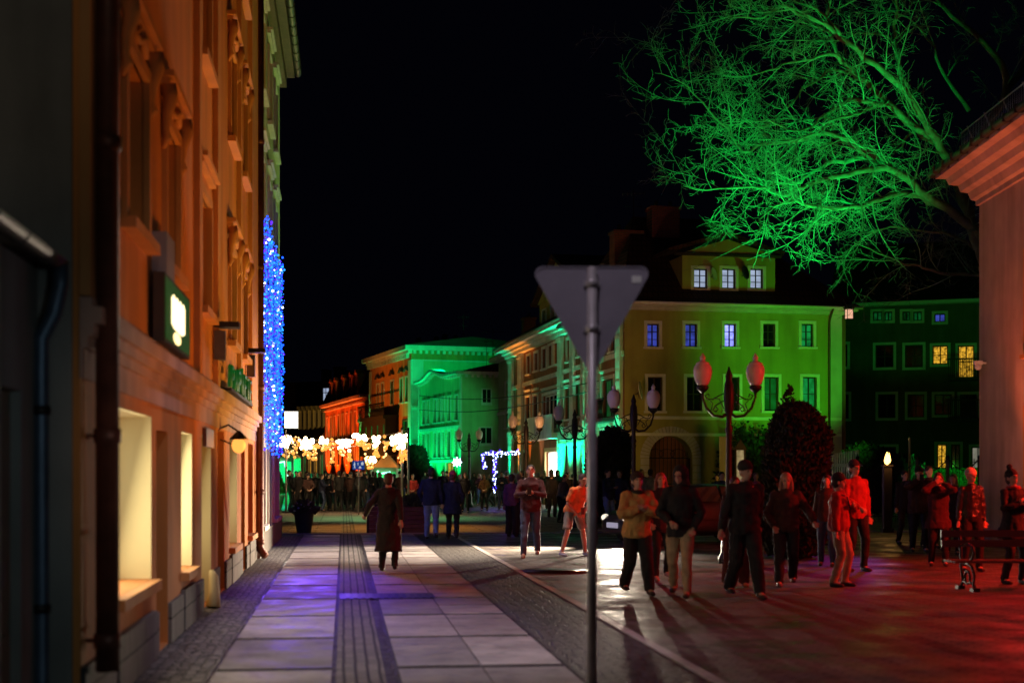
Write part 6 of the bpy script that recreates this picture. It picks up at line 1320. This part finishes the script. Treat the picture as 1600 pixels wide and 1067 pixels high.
    if hair:
        q = MB(); q.ball((0, .022, 1.672), (.086, .100, .098), 12, 9); prims.append(q)
        q = MB(); q.ball((0, .05, 1.62), (.082, .072, .09), 10, 8); prims.append(q)
        if hair_len:
            q = MB(); q.tube([(0, .06, 1.68), (0, .09, 1.58), (0, .10, 1.58-hair_len*.5), (0, .11, 1.58-hair_len)], [(.08, .05), (.085, .05), (.085, .04), (.06, .02)], 10); prims.append(q)
            for s in (-1, 1): q = MB(); q.tube([(s*.07, 0, 1.68), (s*.085, -.005, 1.6), (s*.09, 0, 1.60-hair_len*.6), (s*.08, 0, 1.60-hair_len)], [.02, .026, .03, .012], 7); prims.append(q)
        hm('hair', prims, hairm(hair))
    if hat == 'beanie' or hat == 'pompom' or isinstance(hat, tuple):
        hc = cl('hat', (.015, .015, .018)) if not isinstance(hat, tuple) else cl('hat%s' % (hat,), hat)
        q = MB(); q.ball((0, .012, 1.70), (.094, .108, .092), 12, 9); q.tube([(0, .01, 1.665), (0, .01, 1.70)], [(.094, .110), (.096, .112)], 16)
        pr = [q]
        if hat == 'pompom': q = MB(); q.ball((0, .02, 1.82), (.05, .05, .045), 8, 6); pr.append(q)
        hm('beanie', pr, hc)
    if hat == 'hoodup': q = MB(); q.ball((0, .035, 1.655), (.108, .115, .135), 12, 9); q.tube([(0, .05, 1.60), (0, .04, 1.5)], [(.10, .10), (.13, .11)], 12); hm('hood', [q], top, .012)
    if vox < .015:
        for s in (-1, 1):
            q = MB(); q.ball((s*.030, -.083, 1.640), (.013, .008, .008), 8, 6); t_ = MB(); t_.add([HM @ Vector(v) for v in q.v], q.f, True); o = t_.build('eye', cl('eye', (.05, .04, .035), .3), rt); o.scale = (k,)*3
    if held == 'phone':
        c = (wr[0]+wr[1])/2+Vector((0, -.09, .03)); t_ = MB(); t_.box(c.x-.04, c.x+.04, c.y-.006, c.y+.006, c.z-.06, c.z+.08); o = t_.build('mobile_phone', M['pot'], None); o.parent = None; o['_k'] = k; rt['_ph'] = 1; rt_ph.append((rt, o, k, label))
    if bag:
        t_ = MB(); t_.tube([U(-.12, -.16, 1.40), U(0, -.175, 1.22), U(.16, -.13, 1.0)], .012, 6); t_.tube([U(-.12, -.12, 1.42), U(-.12, .04, 1.47), U(0, .17, 1.3), U(.2, .1, 1.0)], .012, 6); o = t_.build('bag_strap', M['pot'], rt); o.scale = (k,)*3
    rt.rotation_euler = (0, 0, R(face)); return rt
rt_ph = []
def at(o, px, feet, d=None):
    d = d or gd(feet); o.location = ((px-HX)/FPX*d, d, 0); return o
blk = cl('black', (.014, .014, .017)); nvy = cl('navy', (.013, .018, .055)); dkb = cl('darkbrown', (.06, .025, .02)); beige = cl('beige', (.42, .32, .20)); jeans = cl('jeans', (.05, .08, .17)); ljeans = cl('lightjeans', (.22, .30, .50))
orangec = cl('orange', (.75, .22, .07)); maroon = cl('maroon', (.055, .012, .018)); redc = cl('red', (.42, .035, .03)); greyc = cl('grey', (.25, .22, .20)); ylw = cl('mustard', (.58, .36, .12)); khaki = cl('khaki', (.32, .28, .15)); leather = cl('leather', (.02, .018, .018), .3); char = cl('charcoal', (.020, .018, .018))
near = [
 (dict(label='woman in a long dark hooded coat walking away down the pavement', H=1.66, face=180, stride=.26, arms=('swingb', 'out'), top=char, coat=True, top_len=.36, hood=char, hair=(.06, .035, .02), turn=8, look=4, bottom=blk), 607, 893),
 (dict(label='man in a dark jacket and pale blue jeans walking away beside a woman in navy', H=1.80, face=180, stride=.46, arms=('down', 'pocket'), top=nvy, bottom=ljeans, hair=(.02, .015, .01), top_len=.84, stout=1.12), 674, 843),
 (dict(label='woman in a navy coat with a reddish pink hat walking away beside a man', H=1.70, face=176, stride=.42, arms=('pocket', 'swingf'), top=nvy, coat=True, top_len=.66, hat=(.45, .04, .12), hair=(.1, .03, .03), bottom=blk), 707, 843),
 (dict(label='man in a dark maroon jacket and jeans walking forward holding a phone with both hands', H=1.83, face=-4, stride=-.40, arms=('phone', 'phone'), top=maroon, bottom=jeans, look=-18, hair=(.03, .02, .02), hood=cl('pale', (.5, .45, .5)), held='phone', top_len=.86, stout=1.1, shoe=(.25, .15, .1)), 829, 871),
 (dict(label='person in an orange shirt and grey shorts bending forward over a phone', H=1.74, face=32, stride=.12, spread=.34, lean=34, arms=('low', 'low'), top=orangec, bottom=greyc, shorts=True, look=-25, hair=(.03, .02, .02), held='phone', bare_arms=True, stout=1.15, shoe=(.4, .38, .5), top_len=.86), 896, 868),
 (dict(label='woman in a mustard yellow puffer jacket and wide black trousers looking at her hands', H=1.66, face=14, stride=.42, lean=4, arms=('chest', 'chest'), top=ylw, puff=1, legs_w=1.35, look=-16, hair=(.04, .025, .02), top_len=.80, scarf=char, hat=(.03, .02, .02)), 995, 928),
 (dict(label='woman with reddish hair walking just behind the yellow puffer jacket', H=1.66, face=6, stride=-.3, arms=('pocket', 'down'), top=maroon, look=-8, hair=(.30, .07, .04), hair_len=.22, top_len=.78, shoe=(.45, .4, .4)), 1033, 906),
 (dict(label='person in a black jacket and beige trousers stepping forward with one hand at the hem', H=1.74, face=-14, stride=.56, lean=5, arms=('low', 'pocket'), top=blk, bottom=beige, turn=-14, hair=(.02, .015, .012), hat='hoodup', top_len=.80, puff=.3), 1063, 933),
 (dict(label='man all in black with a black beanie walking at the head of the group', H=1.80, face=12, stride=.46, lean=3, arms=('hold', 'swingb'), top=blk, hat='beanie', hair=None, turn=22, legs_w=1.3, top_len=.82, stout=1.12, puff=.2), 1163, 934),
 (dict(label='person in wide dark red trousers walking hidden behind the man in black', H=1.60, face=8, stride=.12, arms=('down', 'pocket'), top=maroon, bottom=cl('wine', (.10, .02, .02)), legs_w=1.5, shoe=(.5, .18, .08), hair=(.05, .02, .02)), 1149, 916),
 (dict(label='long haired woman in a dark brown jacket and black trousers stepping forward', H=1.66, face=-6, stride=-.5, lean=4, arms=('pocket', 'out'), top=dkb, hair=(.40, .22, .14), hair_len=.26, top_len=.84, puff=.5, legs_w=1.2, shoe=(.12, .1, .1)), 1228, 916),
 (dict(label='woman in a bright red jacket and beige trousers with a shoulder strap', H=1.64, face=62, stride=.12, arms=('down', 'chest'), top=redc, bottom=beige, hair=(.02, .012, .012), hat='beanie', top_len=.86, puff=.5, bag=True, turn=14), 1311, 916),
 (dict(label='tall man in a red jacket and dark hat behind the red jacketed woman', H=1.86, face=25, stride=.12, arms=('low', 'down'), top=redc, hat='beanie', hair=(.02, .02, .02), look=-10, top_len=.84, stout=1.1), 1336, 892),
 (dict(label='bulky dark man by the fence raising a phone to his face', H=1.78, face=-8, stride=.2, arms=('photo', 'photo'), top=dkb, hat='beanie', hair=None, stout=1.2, top_len=.80, held='phone', puff=.5), 1436, 862),
 (dict(label='person in a dark red coat holding both hands up to the mouth', H=1.66, face=-12, stride=.1, arms=('face', 'face'), top=maroon, hair=(.02, .012, .01), hair_len=.14, coat=True, top_len=.72), 1466, 884),
 (dict(label='dark figure walking behind the bulky man by the iron fence', H=1.72, face=10, stride=.2, arms=('down', 'pocket'), top=blk, hair=(.03, .02, .02)), 1414, 850),
 (dict(label='person with a pale beanie and a shiny black leather jacket near the bench', H=1.72, face=8, stride=.1, arms=('down', 'down'), top=leather, hat=(.62, .45, .40), hair=None, bottom=blk, turn=20, top_len=.86), 1517, 892),
 (dict(label='person with a pompom hat holding hands to the chest behind the bench', H=1.70, face=20, stride=.1, arms=('chest', 'chest'), top=blk, hat='pompom', hair=(.05, .03, .02), look=-14, coat=True, top_len=.7, scarf=redc), 1583, 912),
 (dict(label='woman in a patterned violet top and wide black trousers left of the man in maroon', H=1.64, face=160, stride=.1, arms=('low', 'down'), top=cl('violet', (.16, .05, .14)), legs_w=1.6, hair=(.03, .02, .02), vox=.016), 800, 838),
 (dict(label='fair haired woman in a dark flowered dress talking to the woman in violet', H=1.66, face=120, stride=.05, arms=('low', 'low'), top=nvy, coat=True, top_len=.42, hair=(.40, .28, .15), vox=.016), 811, 832),
 (dict(label='slim woman in a dark coat half hidden between the bulky man and the pale beanie', H=1.64, face=-30, stride=.15, arms=('pocket', 'down'), top=char, coat=True, top_len=.6, hair=(.12, .06, .03), hair_len=.2, vox=.016), 1489, 866),
 (dict(label='man in a dark wine jacket behind the person holding both hands up', H=1.82, face=14, stride=.1, arms=('pocket', 'low'), top=cl('wine2', (.08, .02, .02)), hair=(.04, .02, .02), vox=.016), 1452, 856),
 (dict(label='woman with dark hair and blue jeans close behind the woman in the red jacket', H=1.62, face=-20, stride=.2, arms=('down', 'pocket'), top=dkb, bottom=jeans, hair=(.03, .015, .01), hair_len=.2, vox=.016), 1292, 884),
]
made = []
for kw, px, ft_ in near: made.append(at(make_person(**kw), px, ft_))
for rt_, o, k, lab in rt_ph:
    o.location = rt_.location; o.rotation_euler = rt_.rotation_euler; o.scale = (k,)*3
    for q in ('_k',): del o[q]
    del rt_['_ph']
    tag(o, 'dark mobile phone held in both hands of the '+('man in the maroon jacket' if 'maroon' in lab else 'bending person in orange' if 'orange' in lab else 'bulky man by the fence'), 'mobile phone')
mid = [
 (dict(label='person in a flowered jacket standing under the violet light frame', top=cl('flowered', (.20, .10, .04)), hair=(.02, .015, .01), hair_len=.15, arms=('low', 'low'), H=1.62, vox=.02), 757, 795, 64),
 (dict(label='dark clad person walking by the smallest street lamp', top=blk, hair=(.1, .06, .04), arms=('down', 'pocket'), stride=.3, H=1.70, vox=.02), 727, 797, 60),
 (dict(label='person in dark blue with pale jeans between the car and the sign pole', top=nvy, bottom=ljeans, hair=(.02, .015, .01), arms=('phone', 'down'), face=40, H=1.78, vox=.018), 950, 820, 42),
 (dict(label='person in dark navy with a bright face standing right behind the car bonnet', top=nvy, hair=(.06, .03, .02), arms=('pocket', 'pocket'), face=-20, H=1.76, vox=.018), 968, 822, 43),
 (dict(label='person in a khaki jacket seen from behind, near the arched gate', top=khaki, hair=(.02, .015, .01), face=170, arms=('down', 'down'), H=1.80, vox=.018), 1016, 806, 46),
 (dict(label='person in grey leaning forward behind the man in maroon', top=greyc, hair=(.10, .06, .04), lean=16, arms=('low', 'low'), face=50, H=1.64, vox=.018), 876, 823, 48),
 (dict(label='dark figure before the glaring white shop window of the ornate house', top=blk, hair=(.03, .02, .02), arms=('pocket', 'down'), face=160, H=1.72, vox=.02), 862, 805, 54),
 (dict(label='dark haired figure right of the glaring white shop window', top=char, hair=(.02, .02, .02), arms=('down', 'phone'), face=-30, H=1.70, vox=.02), 885, 806, 55),
 (dict(label='seller in a red jacket with a grey scarf behind the market counter', top=redc, hair=(.35, .3, .25), arms=('low', 'low'), H=1.62, scarf=greyc, vox=.02), 645, 798, 62.5),
 (dict(label='small figure peering out from behind the car roof by the conifer', top=cl('pinkish', (.4, .1, .2)), hair=(.2, .1, .08), arms=('pocket', 'down'), H=1.68, vox=.02), 1181, 812, 40),
 (dict(label='dark figure beside the boot of the parked car, left of the near lamp post', top=nvy, hair=(.03, .02, .02), arms=('down', 'down'), H=1.70, vox=.02), 1128, 822, 39),
]
for kw, px, ft_, d_ in mid: at(make_person(**kw), px, ft_, d_)
# crowd: eight figures copied with their clothes
cr = [dict(top=blk, hair=(.03, .02, .02), arms=('pocket', 'pocket'), hood=char), dict(top=char, hair=(.20, .12, .07), hair_len=.2, coat=True, top_len=.5, arms=('down', 'pocket')), dict(top=dkb, hat='beanie', hair=None, arms=('low', 'low')),
      dict(top=nvy, hair=(.05, .03, .02), arms=('phone', 'phone'), bottom=jeans), dict(top=blk, hat='hoodup', hair=(.03, .02, .02), arms=('down', 'low'), puff=.6), dict(top=maroon, hair=(.3, .2, .12), hair_len=.15, arms=('chest', 'pocket'), bottom=jeans),
      dict(top=char, hair=(.02, .02, .02), arms=('swingf', 'swingb'), stride=.35), dict(top=redc, hair=(.05, .03, .02), arms=('pocket', 'down'), puff=.4)]
names = ['in black', 'in a long coat', 'in a beanie', 'in navy', 'with hood up', 'in maroon', 'striding', 'in red']
tm = []
for i, q in enumerate(cr): tm.append(make_person(label='crowd figure '+names[i]+', among the silhouettes under the garlands', vox=.024, H=1.72, **q))
rr = random.Random(42); used = [0]*8
spots = [(462, 62), (470, 60), (478, 64), (485, 59), (493, 66), (502, 60), (508, 70), (516, 61), (523, 66), (530, 60), (537, 63), (544, 68), (549, 61), (556, 65), (563, 60), (570, 64), (577, 70), (584, 66), (592, 72), (618, 70), (626, 66),
         (455, 72), (490, 76), (520, 78), (548, 77), (573, 79), (610, 80), (688, 86), (694, 72), (700, 78), (741, 84), (787, 74), (781, 66), (794, 70), (842, 60), (850, 66), (870, 66), (900, 62), (914, 64), (925, 58), (936, 60), (980, 52), (1003, 54), (1120, 50), (1166, 46), (450, 64), (466, 70), (483, 70), (498, 74), (512, 72), (533, 72), (541, 72), (556, 76), (567, 69), (596, 76), (604, 70), (632, 74), (665, 82), (715, 76), (748, 74), (768, 70), (806, 66), (812, 60), (832, 66), (858, 62), (892, 68), (944, 56), (988, 50)]
order = [0, 1, 4, 2, 6, 3, 4, 0, 5, 6, 1, 0, 2, 4, 0, 3, 7]
placed = []
for n_, (px, d_) in enumerate(spots):
    i = order[n_ % len(order)]; src = tm[i]
    o = src if not used[i] else copy_tree(src); used[i] += 1
    d_ = max(d_, 62+(d_-58)*.5) if px < 640 else d_
    o.location = (P(px, 740, d_).x+rr.uniform(-.1, .1), d_, 0); o.rotation_euler = (0, 0, R(rr.choice([0, 20, -30, 160, 180, 200, 90, -80]))); s_ = rr.uniform(.93, 1.06); o.scale = (s_,)*3
    where = 'under the garlands' if px < 640 else 'near the green house' if px < 760 else 'before the ornate house' if px < 960 else 'before the olive house'
    placed.append((px, i, where, o))

OR = ['first', 'second', 'third', 'fourth', 'fifth', 'sixth', 'seventh', 'eighth', 'ninth', 'tenth', 'eleventh', 'twelfth', 'thirteenth']
for key in sorted(set((p[1], p[2]) for p in placed)):
    gp_ = sorted([p for p in placed if (p[1], p[2]) == key], key=lambda p: p[0])
    for j, p in enumerate(gp_):
        tag(p[3], 'small crowd figure '+names[key[0]]+(', %s such from the left' % OR[j] if len(gp_) > 1 else '')+' '+key[1], 'person', 'crowd figures '+key[1])
